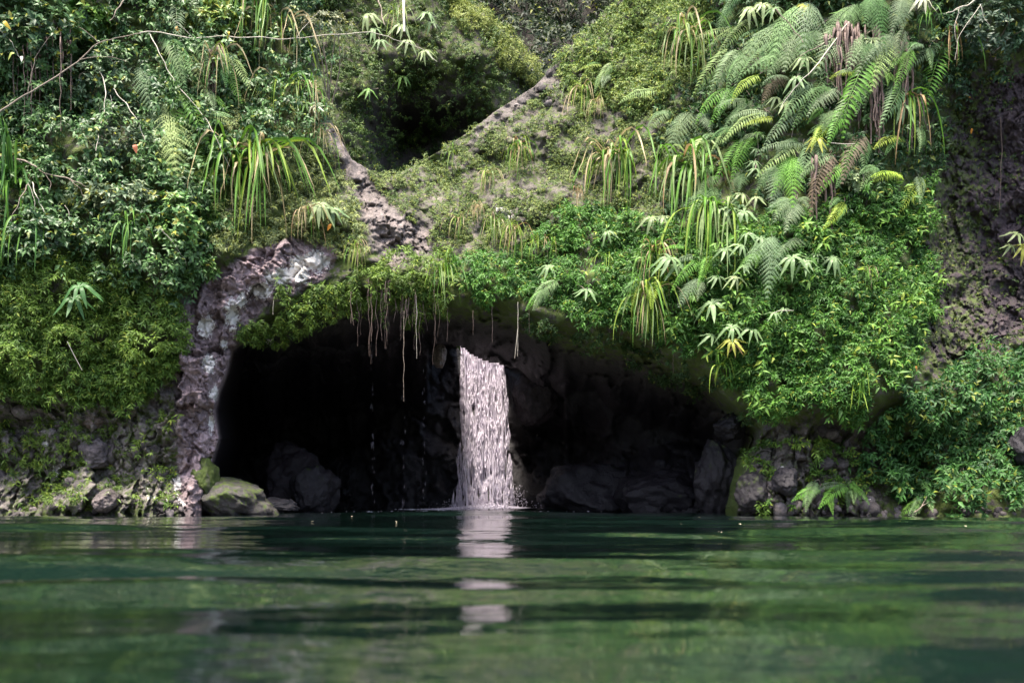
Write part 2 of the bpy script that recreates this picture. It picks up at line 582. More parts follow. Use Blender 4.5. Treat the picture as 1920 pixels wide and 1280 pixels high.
def masks_front(s):
    U, V = s.U, s.V
    q = s.pos
    dm = sdf(MOUTH, U, V)
    inside = sm(dm, -5, 25)
    pil = sm(sdf(PILLAR, U, V), -8, 10)
    low = sm(sdf(LOWLEFT, U, V), -15, 15)
    rw = sm(sdf(RWALL, U, V), -40, 30)
    rb = sm(sdf(RBASE, U, V), -15, 15)
    bare = np.maximum(sm(sdf(BARE, U, V), -20, 10), 0.6 * sm(sdf(BARE2, U, V), -14, 8))
    moss = np.full(U.shape, 0.62)
    rdg = sm(sdf(R4P, U, V), -30, 30)
    moss = moss * (1 - rdg) + 0.46 * rdg
    moss = moss * (1 - pil) + 0.12 * pil
    moss = moss * (1 - low) + 0.48 * low
    moss = moss * (1 - rw) + 0.50 * rw - 0.22 * rw * sm(U, 1800, 1900)
    moss = moss * (1 - rb) + 0.40 * rb
    moss = moss * (1 - bare) + 0.22 * bare
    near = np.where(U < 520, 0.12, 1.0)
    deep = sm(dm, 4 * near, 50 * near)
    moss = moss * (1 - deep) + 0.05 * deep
    moss += 0.25 * sm(U, 1270, 1330) * sm(dm, -10, 10) * sm(V, 800, 900)
    lich = np.zeros(U.shape)
    for (cu, cv, ru, rvv, a) in [(386, 612, 16, 20, 1), (392, 682, 12, 20, .95), (436, 590, 14, 34, .9), (452, 566, 10, 18, .9), (490, 545, 22, 16, .95),
                                 (525, 520, 26, 18, 1), (560, 505, 20, 26, 1), (592, 490, 26, 20, 1), (402, 738, 10, 16, .85), (397, 792, 6, 24, .9),
                                 (420, 645, 8, 12, .8), (332, 905, 8, 22, .8), (340, 945, 10, 14, .7), (945, 400, 22, 12, .8), (108, 880, 8, 10, 1.1), (85, 832, 6, 5, 1),
                                 (505, 640, 8, 8, .7), (1465, 885, 7, 9, 1.1), (200, 935, 30, 14, .45), (290, 930, 50, 20, .42), (30, 945, 40, 12, .4)]:
        lich = np.maximum(lich, a * np.exp(-(((U - cu) / ru) ** 2 + ((V - cv) / rvv) ** 2) * 0.6))
    wet = np.clip(rw * 0.6 + sm(dm, 12 * near, 85 * near) * 0.97, 0, 1)  # wet on the right wall; inside the mouth it paints in cave shade
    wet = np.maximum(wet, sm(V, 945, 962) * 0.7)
    tint = np.zeros(U.shape + (3,)) + (0.085, 0.075, 0.068)
    tint = tint * (1 - pil[..., None]) + pil[..., None] * np.array((0.285, 0.215, 0.225))
    tint = tint * (1 - bare[..., None]) + bare[..., None] * np.array((0.155, 0.13, 0.125))
    tint = tint * (1 - low[..., None]) + low[..., None] * np.array((0.15, 0.132, 0.125))
    tint = tint * (1 - rdg[..., None] * (1 - bare[..., None])) + (rdg * (1 - bare))[..., None] * np.array((0.10, 0.088, 0.076))
    tint = tint * (1 - rw[..., None]) + rw[..., None] * np.array((0.085, 0.058, 0.068))
    tint = tint * (1 - 0.5 * inside[..., None])  # cave rock tint lowered in place of shade
    k = (0.35 * fbm(q * 0.9 + 3, 2))[..., None]
    tint = tint * (1 + k)
    return np.stack([moss, lich, wet], -1).reshape(-1, 3), np.clip(tint, 0.01, 1).reshape(-1, 3)


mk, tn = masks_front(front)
dmf = sdf(MOUTH, front.U, front.V)
Ufc = (front.U[:-1, :-1] + front.U[1:, 1:]) / 2
Vfc = (front.V[:-1, :-1] + front.V[1:, 1:]) / 2
din = sdf(MOUTH, Ufc, Vfc) > 8
Yq = front.pos[..., 1]
jump = np.maximum.reduce([Yq[:-1, :-1], Yq[1:, 1:], Yq[1:, :-1], Yq[:-1, 1:]]) - np.minimum.reduce([Yq[:-1, :-1], Yq[1:, 1:], Yq[1:, :-1], Yq[:-1, 1:]])
FINE = [(288, 672, 420, 1000), (-60, 288, 740, 1000), (1360, 1660, 780, 1000), (672, 1260, -40, 520), (1700, 1940, 100, 720)]
fine_out = np.ones(Ufc.shape, bool)
for (a0, a1, b0, b1) in FINE:
    fine_out &= ~((Ufc > a0 + 3) & (Ufc < a1 - 3) & (Vfc > b0 + 3) & (Vfc < b1 - 3))
shaft = (jump > 1.2) & din & (Ufc > 855) & (Ufc < 944)      # the open shaft the stream falls through


def compact(sheet, keep, name, mat, mk, tn, **kw):
    f = sheet.faces(keep)
    used, inv = np.unique(f, return_inverse=True)
    o = mesh_obj(name, sheet.pos.reshape(-1, 3)[used], inv.reshape(f.shape), mat, smooth=False,
                 attrs={'mask': mk[used], 'tint': tn[used]})
    return tag(o, kind='structure', **kw)


cliff = compact(front, ~din & fine_out, 'cliff', M_ROCK, mk, tn, label='mossy dark basalt cliff with an arched cave mouth over the pool', cat='cliff')
cave = compact(front, din & ~shaft & fine_out, 'cave', M_ROCK, mk, tn, label='wet inside of the arched cave behind the waterfall, shade painted black into the rock', cat='cave')



def fine_depth(U, V):
    Y = front_depth(U, V)
    q = P(U, V, Y) * (1, 0.3, 1)
    rock = np.maximum.reduce([sm(sdf(R, U, V), -15, 15) for R in (PILLAR, LOWLEFT, RBASE, BARE, RWALL)] + [0.6 * sm(sdf(R4P, U, V), -15, 15)]) * (1 - sm(sdf(MOUTH, U, V), -4, 4))
    w1, w2 = 0.5 * fbm(q * 3 + 7, 2), 0.5 * fbm(q * 3 + 1, 2)
    d = 0.028 * facets(q[..., 0] * 13 + w1 * 2, q[..., 2] * 9 + w2 * 2, 33) + 0.012 * facets(q[..., 0] * 27 + w1 * 3, q[..., 2] * 20 + w2 * 3, 41)
    c1, c2, _ = worley(q[..., 0] * 3.4 + w1 * 1.4, q[..., 2] * 1.9 + w2 * 1.4, 50)
    d = d + 0.06 * (1 - sm(c2 - c1, 0.0, 0.06))                     # open cracks
    d = d + 0.02 * fbm(q * 16, 2)
    return Y + rock * d


for (a0, a1, b0, b1), lab in zip(FINE, ('purple brown rock pillar with white lichen at the left edge of the cave', 'low mossy broken rock wall at left above the water', 'dark rock foot at the right edge of the cave', 'thinly mossed rock ridge over the cave, falling from right to left', 'sheer dark purple brown wet wall at right')):
    fs = Sheet(a0, a1, b0, b1, 2, fine_depth, CREST, 0.03, 0.35)
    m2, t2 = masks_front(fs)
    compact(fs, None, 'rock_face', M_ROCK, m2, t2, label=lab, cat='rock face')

# rear mound seen through the notch
RU = [440, 600, 680, 760, 880, 960, 1010, 1150]
rear_table = table_depth(RU, [
    (-260, [21, 21, 21.5, 21.5, 21.5, 22, 22.5, 23]),
    (0,    [19.5, 19.8, 20.2, 20.3, 20.4, 20.8, 21.5, 22]),
    (100,  [19, 19.2, 19.6, 19.8, 20.0, 20.4, 21.2, 22]),
    (180,  [18.6, 18.9, 19.4, 20.4, 20.3, 20.5, 21.3, 22]),
    (250,  [18.4, 18.7, 19.5, 21.8, 21.2, 20.8, 21.4, 22]),
    (320,  [18.3, 18.6, 19.6, 21.5, 21.8, 21.2, 21.6, 22]),
    (460,  [18.6, 18.8, 20.8, 21.6, 21.9, 21.9, 22.0, 22]),
    (760,  [19.5, 20, 21.6, 22.6, 22.9, 22.9, 23, 23])])
RCREST = [(-100, -1e4), (820, -500), (850, -40), (880, 2), (905, 24), (930, 50), (960, 80), (985, 112), (1000, 140), (1004, 190), (1008, 260), (1012, 400), (1040, 470), (1400, 500)]


def rear_depth(U, V):
    Y = rear_table(U, V)
    q = P(U, V, Y) * (1, 0.3, 1)
    f1, f2, rv = worley(q[..., 0] * 1.6, q[..., 2] * 1.4, 21)
    return Y + 0.35 * fbm(q * 0.9 + 5, 4) + 0.25 * (rv - .5) + 0.08 * fbm(q * 5, 3)


rear = Sheet(440, 1150, -260, 760, 5, rear_depth, RCREST, 0.04, 3.0)
rm = np.zeros((rear.U.size, 3))
rm[:, 0] = 0.55 - 0.25 * (sm(sdf([(690, 190), (860, 170), (900, 260), (850, 330), (700, 330)], rear.U, rear.V), -30, 20)).ravel()
rm[:, 2] = 0.5 * sm(sdf([(690, 200), (870, 200), (880, 300), (830, 330), (700, 330)], rear.U, rear.V), -20, 20).ravel()
rt = np.zeros((rear.U.size, 3)) + (0.075, 0.065, 0.055)
rkeep = ~((rear.V[:-1, :-1] > 420) & (rear.U[:-1, :-1] < 800))
compact(rear, rkeep, 'rear_mound', M_ROCK, rm, rt, label='overgrown rounded rock mound behind the notch above the cave', cat='mound').data.name = 'rear_mound'

# valley side far behind the notch, tree shade put into its rock colour
back_table = table_depth([600, 900, 1100, 1500], [(-400, [34, 34, 33, 32]), (0, [29, 29, 28, 27]), (200, [26, 26, 25, 24]), (420, [24, 24, 23, 22])])
far = Sheet(600, 1500, -400, 420, 12, lambda U, V: back_table(U, V) + 0.9 * fbm(P(U, V, 27 + 0 * U) * (0.5, .2, .5), 4))
fm = np.zeros((far.U.size, 3)); fm[:, 0] = 0.1
ft = np.zeros((far.U.size, 3)) + (0.03, 0.025, 0.02)
compact(far, None, 'valley_side', M_ROCK, fm, ft, label='dark forested valley side far behind the notch', cat='valley')


# unseen bank behind the camera, added to keep low sky light off the cave, and the pool bed
def bank():
    a = np.linspace(math.radians(192), math.radians(348), 70)
    h = np.linspace(-1.2, 9.5, 26)
    A, H = np.meshgrid(a, h)
    R = 13 + 0.45 * np.maximum(H, 0) + 0.0 * A
    X = np.cos(A) * R * 1.25
    Yv = 4 + np.sin(A) * R * 1.0
    q = np.stack([X, Yv, H], -1)
    dsp = 1.1 * fbm(q * 0.35, 4)
    X = X + np.cos(A) * dsp; Yv = Yv + np.sin(A) * dsp
    q = np.stack([X, Yv, H], -1)
    nv, nu = A.shape
    idx = np.arange(nv * nu).reshape(nv, nu)
    f = np.stack([idx[:-1, :-1], idx[:-1, 1:], idx[1:, 1:], idx[1:, :-1]], -1).reshape(-1, 4)
    mkb = np.zeros((nv * nu, 3)); mkb[:, 0] = 0.75
    tb = np.zeros((nv * nu, 3)) + (0.07, 0.06, 0.05)
    o = mesh_obj('sky_block_bank', q.reshape(-1, 3), f, M_ROCK, smooth=True, attrs={'mask': mkb, 'tint': tb})
    tag(o, 'steep unseen bank behind the camera, added to block low sky light', 'bank', kind='structure')


bank()

# ------------------------------------------------------------------ the pool
def pool():
    ys = np.concatenate([np.arange(-10, 0.4, 0.4), np.arange(0.4, 6, 0.035), np.arange(6, 23.5, 0.07)])
    xs = np.concatenate([np.linspace(-19, -9, 20)[:-1], np.linspace(-9, 9, 150), np.linspace(9, 19, 20)[1:]])
    X, Y = np.meshgrid(xs, ys)
    r = np.random.default_rng(4)
    Z = np.zeros(X.shape)
    for lam, slope, spread, n in ((2.4, 0.056, 0.10, 4), (1.2, 0.050, 0.15, 5), (0.6, 0.048, 0.20, 6), (0.3, 0.034, 0.35, 6)):
        for k in range(n):
            th = math.pi / 2 + r.normal() * spread
            l = lam * r.uniform(0.75, 1.35)
            kk = 2 * math.pi / l
            amp = slope / kk / math.sqrt(n) * 1.4
            Z += amp * np.sin(kk * (X * math.cos(th) + Y * math.sin(th)) + r.uniform(0, 6.3))
    patch = 0.40 + 0.75 * sm(fbm(np.stack([X * 0.25, Y * 0.5, 0 * X], -1), 3), -0.5, 0.6)
    Z *= patch
    Z *= 1 - 0.45 * sm(X, 2.0, 5.5)          # sheltered water on the right
    # low swells rolling towards the near side
    for lam, sl, ph, th in ((1.05, 0.062, 0.4, 0.06), (1.7, 0.045, 2.0, -0.05)):
        kk = 2 * math.pi / lam
        Z += sl / kk * np.sin(kk * (Y * math.cos(th) + X * math.sin(th)) + ph + 0.9 * fbm(np.stack([X * 0.5, Y * 0.35, 0 * X + lam], -1), 2)) * sm(Y, 0.8, 1.6) * (1 - sm(Y, 4.0, 8.0))
    # rings from the fall
    cx, cy = (912 - 960) / FPX * 19.2, 19.0
    R = np.hypot(X - cx, Y - cy)
    Z += 0.006 * np.sin(R * 16) * np.exp(-R * 0.45)
    nv, nu = X.shape
    idx = np.arange(nv * nu).reshape(nv, nu)
    f = np.stack([idx[:-1, :-1], idx[:-1, 1:], idx[1:, 1:], idx[1:, :-1]], -1).reshape(-1, 4)
    o = mesh_obj('pool_water', np.stack([X, Y, Z], -1).reshape(-1, 3), f, M_WATER, smooth=True)
    tag(o, 'calm dark green pool water with broken reflections', 'water', kind='structure')


pool()


# ------------------------------------------------------------------ leaves (numpy)
def leaf_mesh(base, d, n, L, W, col, fold=0.25, curl=0.18):
    """many lanceolate leaves: base, d direction, n upper-side normal, each 6 verts / 4 tris"""
    d = norm(d)
    n = norm(n - (n * d).sum(-1, keepdims=True) * d)
    s = np.cross(d, n)
    L = L[:, None]; W = W[:, None]
    mid = base + d * L * 0.42 + n * L * 0.04
    le = mid + s * W * 0.5 + n * W * fold
    ri = mid - s * W * 0.5 + n * W * fold
    tip = base + d * L - n * L * curl
    v = np.stack([base, le, mid, ri, tip], 1).reshape(-1, 3)
    k = np.arange(len(base)) * 5
    f = np.concatenate([np.stack([k, k + 2, k + 1], 1), np.stack([k, k + 3, k + 2], 1), np.stack([k + 1, k + 2, k + 4], 1), np.stack([k + 2, k + 3, k + 4], 1)])
    return v, f, np.repeat(col, 5, 0)


def pick(sheet, polys, n, patch=None, excl=()):
    """random surface points of a sheet inside polygons of (u, v)"""
    U, V = [], []
    for poly in polys:
        p = np.array(poly, float)
        lo, hi = p.min(0), p.max(0)
        area = 0.5 * abs(np.dot(p[:, 0], np.roll(p[:, 1], 1)) - np.dot(p[:, 1], np.roll(p[:, 0], 1)))
        U.append((poly, lo, hi, area))
    tot = sum(a[3] for a in U)
    uu, vv = [], []
    for poly, lo, hi, area in U:
        m = int(n * area / tot * ((hi - lo).prod() / area))
        u = RNG.uniform(lo[0], hi[0], m); v = RNG.uniform(lo[1], hi[1], m)
        d = sdf(poly, u, v) + 22 * perlin(np.stack([u / 45, v / 45, 0 * u + 3], -1))
        k = d > 0
        uu.append(u[k]); vv.append(v[k])
    u, v = np.concatenate(uu), np.concatenate(vv)
    keep = np.ones(len(u), bool)
    keep &= v > np.interp(u, sheet.us, sheet.T) - 6
    for e in excl:
        keep &= sdf(e, u, v) < 10 * perlin(np.stack([u / 30, v / 30, 0 * u], -1))
    if patch is not None:
        th, sc = patch
        keep &= perlin(np.stack([u / sc, v / sc, 0 * u + 7.7], -1)) + 0.5 * perlin(np.stack([u / sc * 2.7, v / sc * 2.7, 0 * u + 1.7], -1)) > th
    return u[keep], v[keep]


def sprigs(sheet, polys, n, leaves, L, W, cols, name, label, cat, mat=None, slen=0.12, droop=0.5, mound=0.2, patch=None, excl=(),
           yellow=0.06, spread=0.9, outward=0.75, lumps=55):
    u, v = pick(sheet, polys, n, patch, excl)
    p, nr = sheet.at(u, v)
    k = len(u)
    cl = perlin(np.stack([u / lumps, v / lumps, 0 * u + 2.2], -1))
    fine = perlin(np.stack([u / 16, v / 16, 0 * u + 9.2], -1))
    p = p + nr * (np.clip(0.35 + cl, 0, 1.2) * mound + RNG.uniform(-0.03, 0.05, k))[:, None]
    out = norm(nr + (0, -0.35, 0))
    s = norm(out * outward + np.array((0, 0, -1.0)) * droop + RNG.normal(size=(k, 3)) * 0.35)
    sl = slen * RNG.uniform(0.6, 1.3, k)
    # per-sprig colour
    ca, cb = np.array(cols[0]), np.array(cols[1])
    mixv = np.clip(0.5 + 0.7 * fine + 0.4 * cl + RNG.normal(size=k) * 0.18, 0, 1)[:, None]
    col = ca * (1 - mixv) + cb * mixv
    # leaves
    idx = np.repeat(np.arange(k), leaves)
    t = np.tile(np.linspace(0.15, 1.0, leaves), k)
    a = np.tile(np.arange(leaves) * 2.4, k) + np.repeat(RNG.uniform(0, 6.3, k), leaves)
    ss = s[idx]
    ref = np.where(np.abs(ss[:, 2:3]) > 0.9, (1.0, 0, 0), (0, 0, 1.0))
    e1 = norm(np.cross(ss, ref)); e2 = np.cross(ss, e1)
    rad = e1 * np.cos(a)[:, None] + e2 * np.sin(a)[:, None]
    m = len(idx)
    d = norm(ss * (0.35 + 0.5 * t[:, None]) + rad * spread + np.array((0, 0, -0.25)) + RNG.normal(size=(m, 3)) * 0.18)
    nn = norm(ss * 0.8 + np.array((0, -0.25, 0.75)) + RNG.normal(size=(m, 3)) * 0.3)
    base = p[idx] + ss * (sl[idx] * t)[:, None]
    Lv = L * RNG.uniform(0.6, 1.25, m) * (1.1 - 0.35 * t)
    Wv = Lv * (W / L) * RNG.uniform(0.8, 1.2, m)
    c = col[idx] * RNG.uniform(0.75, 1.25, (m, 1))
    yl = RNG.uniform(size=m) < yellow
    c[yl] = c[yl] * 0.5 + np.array((0.16, 0.17, 0.02)) * RNG.uniform(0.6, 1.2, (yl.sum(), 1))
    vv, ff, cc = leaf_mesh(base, d, nn, Lv, Wv, c)
    o = mesh_obj(name, vv, ff, mat or M_LEAF, attrs={'col': cc})
    tag(o, label, cat, kind='stuff')
    return o


R1 = [(1180, 550), (1130, 490), (1000, 460), (1010, 400), (1120, 390), (1230, 420), (1330, 440), (1450, 400), (1560, 385), (1730, 330), (1745, 560),
      (1725, 690), (1650, 725), (1610, 780), (1560, 755), (1440, 765), (1400, 730), (1345, 680), (1270, 640)]
R1B = [(850, 490), (1000, 470), (1180, 545), (1262, 640), (1180, 610), (1090, 610), (1040, 572), (950, 556), (870, 548), (840, 530)]
R1C = [(728, 485), (805, 485), (850, 510), (850, 575), (790, 585), (735, 560)]
R1D = [(520, 550), (560, 530), (650, 535), (655, 570), (560, 612), (515, 600)]
R1E = [(450, 600), (520, 585), (545, 618), (490, 642), (436, 625)]
R1F = [(640, 515), (735, 490), (735, 570), (650, 575)]
R2 = [(-300, 470), (0, 480), (150, 470), (250, 500), (330, 560), (342, 620), (330, 690), (285, 740), (230, 765), (130, 740), (0, 735), (-300, 735)]
R3 = [(-400, -300), (560, -300), (600, 120), (570, 260), (430, 300), (400, 480), (330, 560), (200, 510), (0, 500), (-400, 700)]
R3B = [(290, 250), (420, 240), (440, 330), (400, 450), (330, 430)]
R3C = [(430, 180), (600, 160), (640, 290), (690, 420), (690, 480), (600, 460), (480, 470), (400, 470)]
R4 = [(640, 290), (720, 335), (880, 248), (1020, 150), (1180, -40), (1330, -100), (1340, 150), (1250, 425), (1000, 465), (850, 500), (720, 490), (660, 420)]
R5 = [(1230, 200), (1330, 80), (1330, -300), (1800, -300), (1760, 300), (1560, 400), (1330, 450), (1240, 420)]
R6 = [(1735, 60), (2200, 0), (2200, 620), (1900, 640), (1800, 690), (1740, 690)]
R6T = [(1700, -300), (2300, -300), (2300, 200), (1900, 130), (1760, 200)]
R7 = [(1650, 740), (1725, 700), (1800, 685), (1920, 635), (2300, 600), (2300, 945), (1750, 955), (1640, 940), (1600, 850)]
R8 = [(1420, 815), (1600, 815), (1640, 940), (1420, 950), (1400, 880)]
RL = [(-300, 770), (320, 770), (330, 945), (-300, 945)]

if True:
    sprigs(front, [R1, R1B], 12500, 8, 0.088, 0.026, ((0.024, 0.082, 0.014), (0.072, 0.185, 0.024)), 'creeper_cover',
           'dense bright green creeping leaves covering the right side of the arch', 'creeper', slen=0.11, mound=0.20, lumps=48, patch=(-0.5, 50))
    sprigs(front, [R1], 700, 7, 0.15, 0.045, ((0.05, 0.14, 0.02), (0.13, 0.25, 0.04)), 'broadleaf_cover',
           'scattered larger leaved sprigs among the right creeper', 'herbs', slen=0.2, mound=0.25, patch=(0.0, 70), yellow=0.12)
    sprigs(front, [R1C, R1F, R1D, R1E], 1100, 9, 0.085, 0.022, ((0.045, 0.10, 0.014), (0.125, 0.20, 0.028)), 'lip_cover',
           'olive green leafy tufts hanging over the upper lip of the cave', 'creeper', slen=0.12, mound=0.25, droop=0.6, lumps=40)
    sprigs(front, [R2], 6400, 9, 0.092, 0.023, ((0.040, 0.100, 0.014), (0.135, 0.225, 0.032)), 'olive_creeper_cover',
           'yellow green narrow leaved creeper overhanging the rock wall on the left', 'creeper', slen=0.12, mound=0.22, lumps=50)
    sprigs(front, [R3], 9500, 8, 0.105, 0.050, ((0.018, 0.058, 0.018), (0.075, 0.155, 0.045)), 'shrub_cover',
           'dark glossy small leaved undergrowth on the upper left slope', 'undergrowth', mat=M_GLOSS, slen=0.22, mound=0.45, droop=0.25, patch=(-0.6, 60), lumps=60)
    sprigs(front, [R3B], 900, 10, 0.10, 0.016, ((0.03, 0.09, 0.012), (0.08, 0.17, 0.025)), 'fine_grass_cover',
           'fine narrow green herb patch left of the strap leaved clump', 'herbs', slen=0.10, mound=0.15)
    sprigs(front, [R3C], 2200, 8, 0.075, 0.020, ((0.08, 0.125, 0.04), (0.22, 0.26, 0.11)), 'dry_herb_cover',
           'pale dry herbs and grass on the slope left of the notch', 'herbs', slen=0.10, mound=0.12, excl=(BARE, PILLAR), yellow=0.2)
    sprigs(front, [R4], 24000, 6, 0.042, 0.016, ((0.042, 0.085, 0.018), (0.155, 0.205, 0.062)), 'ridge_cover',
           'tiny leaved pale green mat growing over the ridge above the cave', 'ground cover', slen=0.05, mound=0.06, patch=(-0.10, 30), excl=(BARE, BARE2), yellow=0.15, lumps=35)
    sprigs(front, [[(1040, 150), (1080, 85), (1180, -40), (1330, -60), (1330, 120), (1200, 220), (1090, 200)]], 2600, 9, 0.075, 0.02,
           ((0.065, 0.13, 0.025), (0.165, 0.235, 0.055)), 'ridge_top_cover', 'sunlit yellow green herbs on the crest right of the notch', 'ground cover',
           slen=0.08, mound=0.10, yellow=0.2, lumps=40)
    sprigs(front, [R5], 2600, 8, 0.11, 0.04, ((0.012, 0.045, 0.014), (0.05, 0.11, 0.03)), 'fern_bank_undergrowth',
           'dark leafy undergrowth behind the hanging ferns', 'undergrowth', slen=0.15, mound=0.1, patch=(-0.35, 50))
    sprigs(front, [R6], 2600, 7, 0.055, 0.022, ((0.02, 0.045, 0.012), (0.075, 0.11, 0.02)), 'wet_wall_moss',
           'sparse olive moss tufts on the wet black wall at right', 'moss', slen=0.05, mound=0.03, patch=(-0.02, 60))
    sprigs(front, [R6T], 1800, 8, 0.10, 0.045, ((0.010, 0.035, 0.012), (0.035, 0.09, 0.03)), 'dark_corner_undergrowth',
           'dark small leaved bush cover in the upper right corner', 'undergrowth', mat=M_GLOSS, slen=0.2, mound=0.35, patch=(-0.2, 60))
    sprigs(front, [R7], 3900, 8, 0.12, 0.042, ((0.014, 0.055, 0.014), (0.048, 0.135, 0.028)), 'waterside_cover',
           'deep green leafy cover sloping to the water at lower right', 'undergrowth', slen=0.16, mound=0.35, patch=(-0.5, 70), lumps=60)
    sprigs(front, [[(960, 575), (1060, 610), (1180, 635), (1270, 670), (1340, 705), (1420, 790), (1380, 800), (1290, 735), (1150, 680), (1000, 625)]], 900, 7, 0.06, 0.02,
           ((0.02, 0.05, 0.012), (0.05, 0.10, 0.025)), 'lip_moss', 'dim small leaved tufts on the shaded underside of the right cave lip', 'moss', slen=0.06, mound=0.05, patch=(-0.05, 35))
    sprigs(front, [R8], 620, 8, 0.09, 0.03, ((0.035, 0.09, 0.014), (0.11, 0.19, 0.022)), 'rock_foot_cover',
           'light green leafy tufts on the dark rock foot right of the cave', 'herbs', slen=0.1, mound=0.1, patch=(0.0, 45))
    sprigs(front, [RL], 1500, 8, 0.085, 0.022, ((0.05, 0.10, 0.014), (0.13, 0.20, 0.025)), 'low_wall_tufts',
           'yellow green tufts scattered on the low rock wall at left', 'herbs', slen=0.09, mound=0.12, patch=(0.05, 45))
    sprigs(rear, [[(440, -250), (860, -250), (1010, 100), (1010, 260), (880, 300), (700, 330), (560, 330)]], 7000, 7, 0.075, 0.024,
           ((0.025, 0.06, 0.012), (0.085, 0.14, 0.028)), 'rear_mound_cover', 'small leaved green cover on the mound behind the notch', 'ground cover',
           slen=0.09, mound=0.3, patch=(-0.4, 45), excl=([(715, 215), (770, 200), (775, 235), (715, 245)], [(830, 235), (880, 230), (875, 260), (830, 270)]), lumps=45)
    sprigs(rear, [[(840, -60), (900, 10), (960, 70), (1005, 130), (1000, 175), (960, 130), (900, 70), (830, 30)]], 1500, 8, 0.09, 0.018,
           ((0.11, 0.16, 0.03), (0.23, 0.27, 0.07)), 'mound_crest_cover', 'bright yellow green fringe on the crest of the rear mound', 'ground cover',
           slen=0.12, mound=0.25, yellow=0.2)
    sprigs(far, [[(620, -380), (1480, -380), (1480, 400), (620, 400)]], 12000, 8, 0.20, 0.06, ((0.006, 0.016, 0.006), (0.026, 0.045, 0.012)), 'valley_forest',  # leaf colours lowered to stand in for tree shadow
           'dim forest undergrowth on the valley side behind the notch', 'forest', slen=0.25, mound=0.7, lumps=80)


# ------------------------------------------------------------------ shared pieces
def tube_data(pts, rad, sides=6):
    pts = np.asarray(pts, float)
    n = len(pts)
    rad = np.broadcast_to(np.asarray(rad, float), (n,))
    tg = norm(np.gradient(pts, axis=0))
    ref = np.where(np.abs(tg[:, 1:2]) > 0.9, (1.0, 0, 0), (0, 1.0, 0))
    e1 = norm(np.cross(tg, ref)); e2 = np.cross(tg, e1)
    a = np.arange(sides) * 2 * math.pi / sides
    v = pts[:, None] + rad[:, None, None] * (e1[:, None] * np.cos(a)[None, :, None] + e2[:, None] * np.sin(a)[None, :, None])
    idx = np.arange(n * sides).reshape(n, sides)
    f = np.stack([idx[:-1], np.roll(idx, -1, 1)[:-1], np.roll(idx, -1, 1)[1:], idx[1:]], -1).reshape(-1, 4)
    return v.reshape(-1, 3), f


def smooth_path(pts, n=24, wob=0.0, seed=0):
    pts = np.asarray(pts, float)
    t = np.linspace(0, len(pts) - 1, n)
    i = np.clip(t.astype(int), 0, len(pts) - 2)
    f = (t - i)[:, None]
    p0 = pts[np.maximum(i - 1, 0)]; p1 = pts[i]; p2 = pts[i + 1]; p3 = pts[np.minimum(i + 2, len(pts) - 1)]
    r = 0.5 * (2 * p1 + (p2 - p0) * f + (2 * p0 - 5 * p1 + 4 * p2 - p3) * f ** 2 + (3 * p1 - p0 - 3 * p2 + p3) * f ** 3)
    if wob:
        rr = np.random.default_rng(seed)
        ph = rr.uniform(0, 99, 3)
        for k in range(3):
            r[:, k] += wob * perlin(np.stack([t * 1.7 + ph[k], t * 0, t * 0 + k], -1))
    return r


def tube_obj(name, pts, rad, mat, parent=None, sides=6, origin=None):
    v, f = tube_data(pts, rad, sides)
    if origin is not None:
        v = v - np.asarray(origin)
    return mesh_obj(name, v, f, mat, parent, smooth=True)


def grow_mesh(name, v, f, mat, smooth=False):
    o = mesh_obj(name, v, f, mat, smooth=smooth)
    me = o.data
    bpy.data.objects.remove(o)
    return me


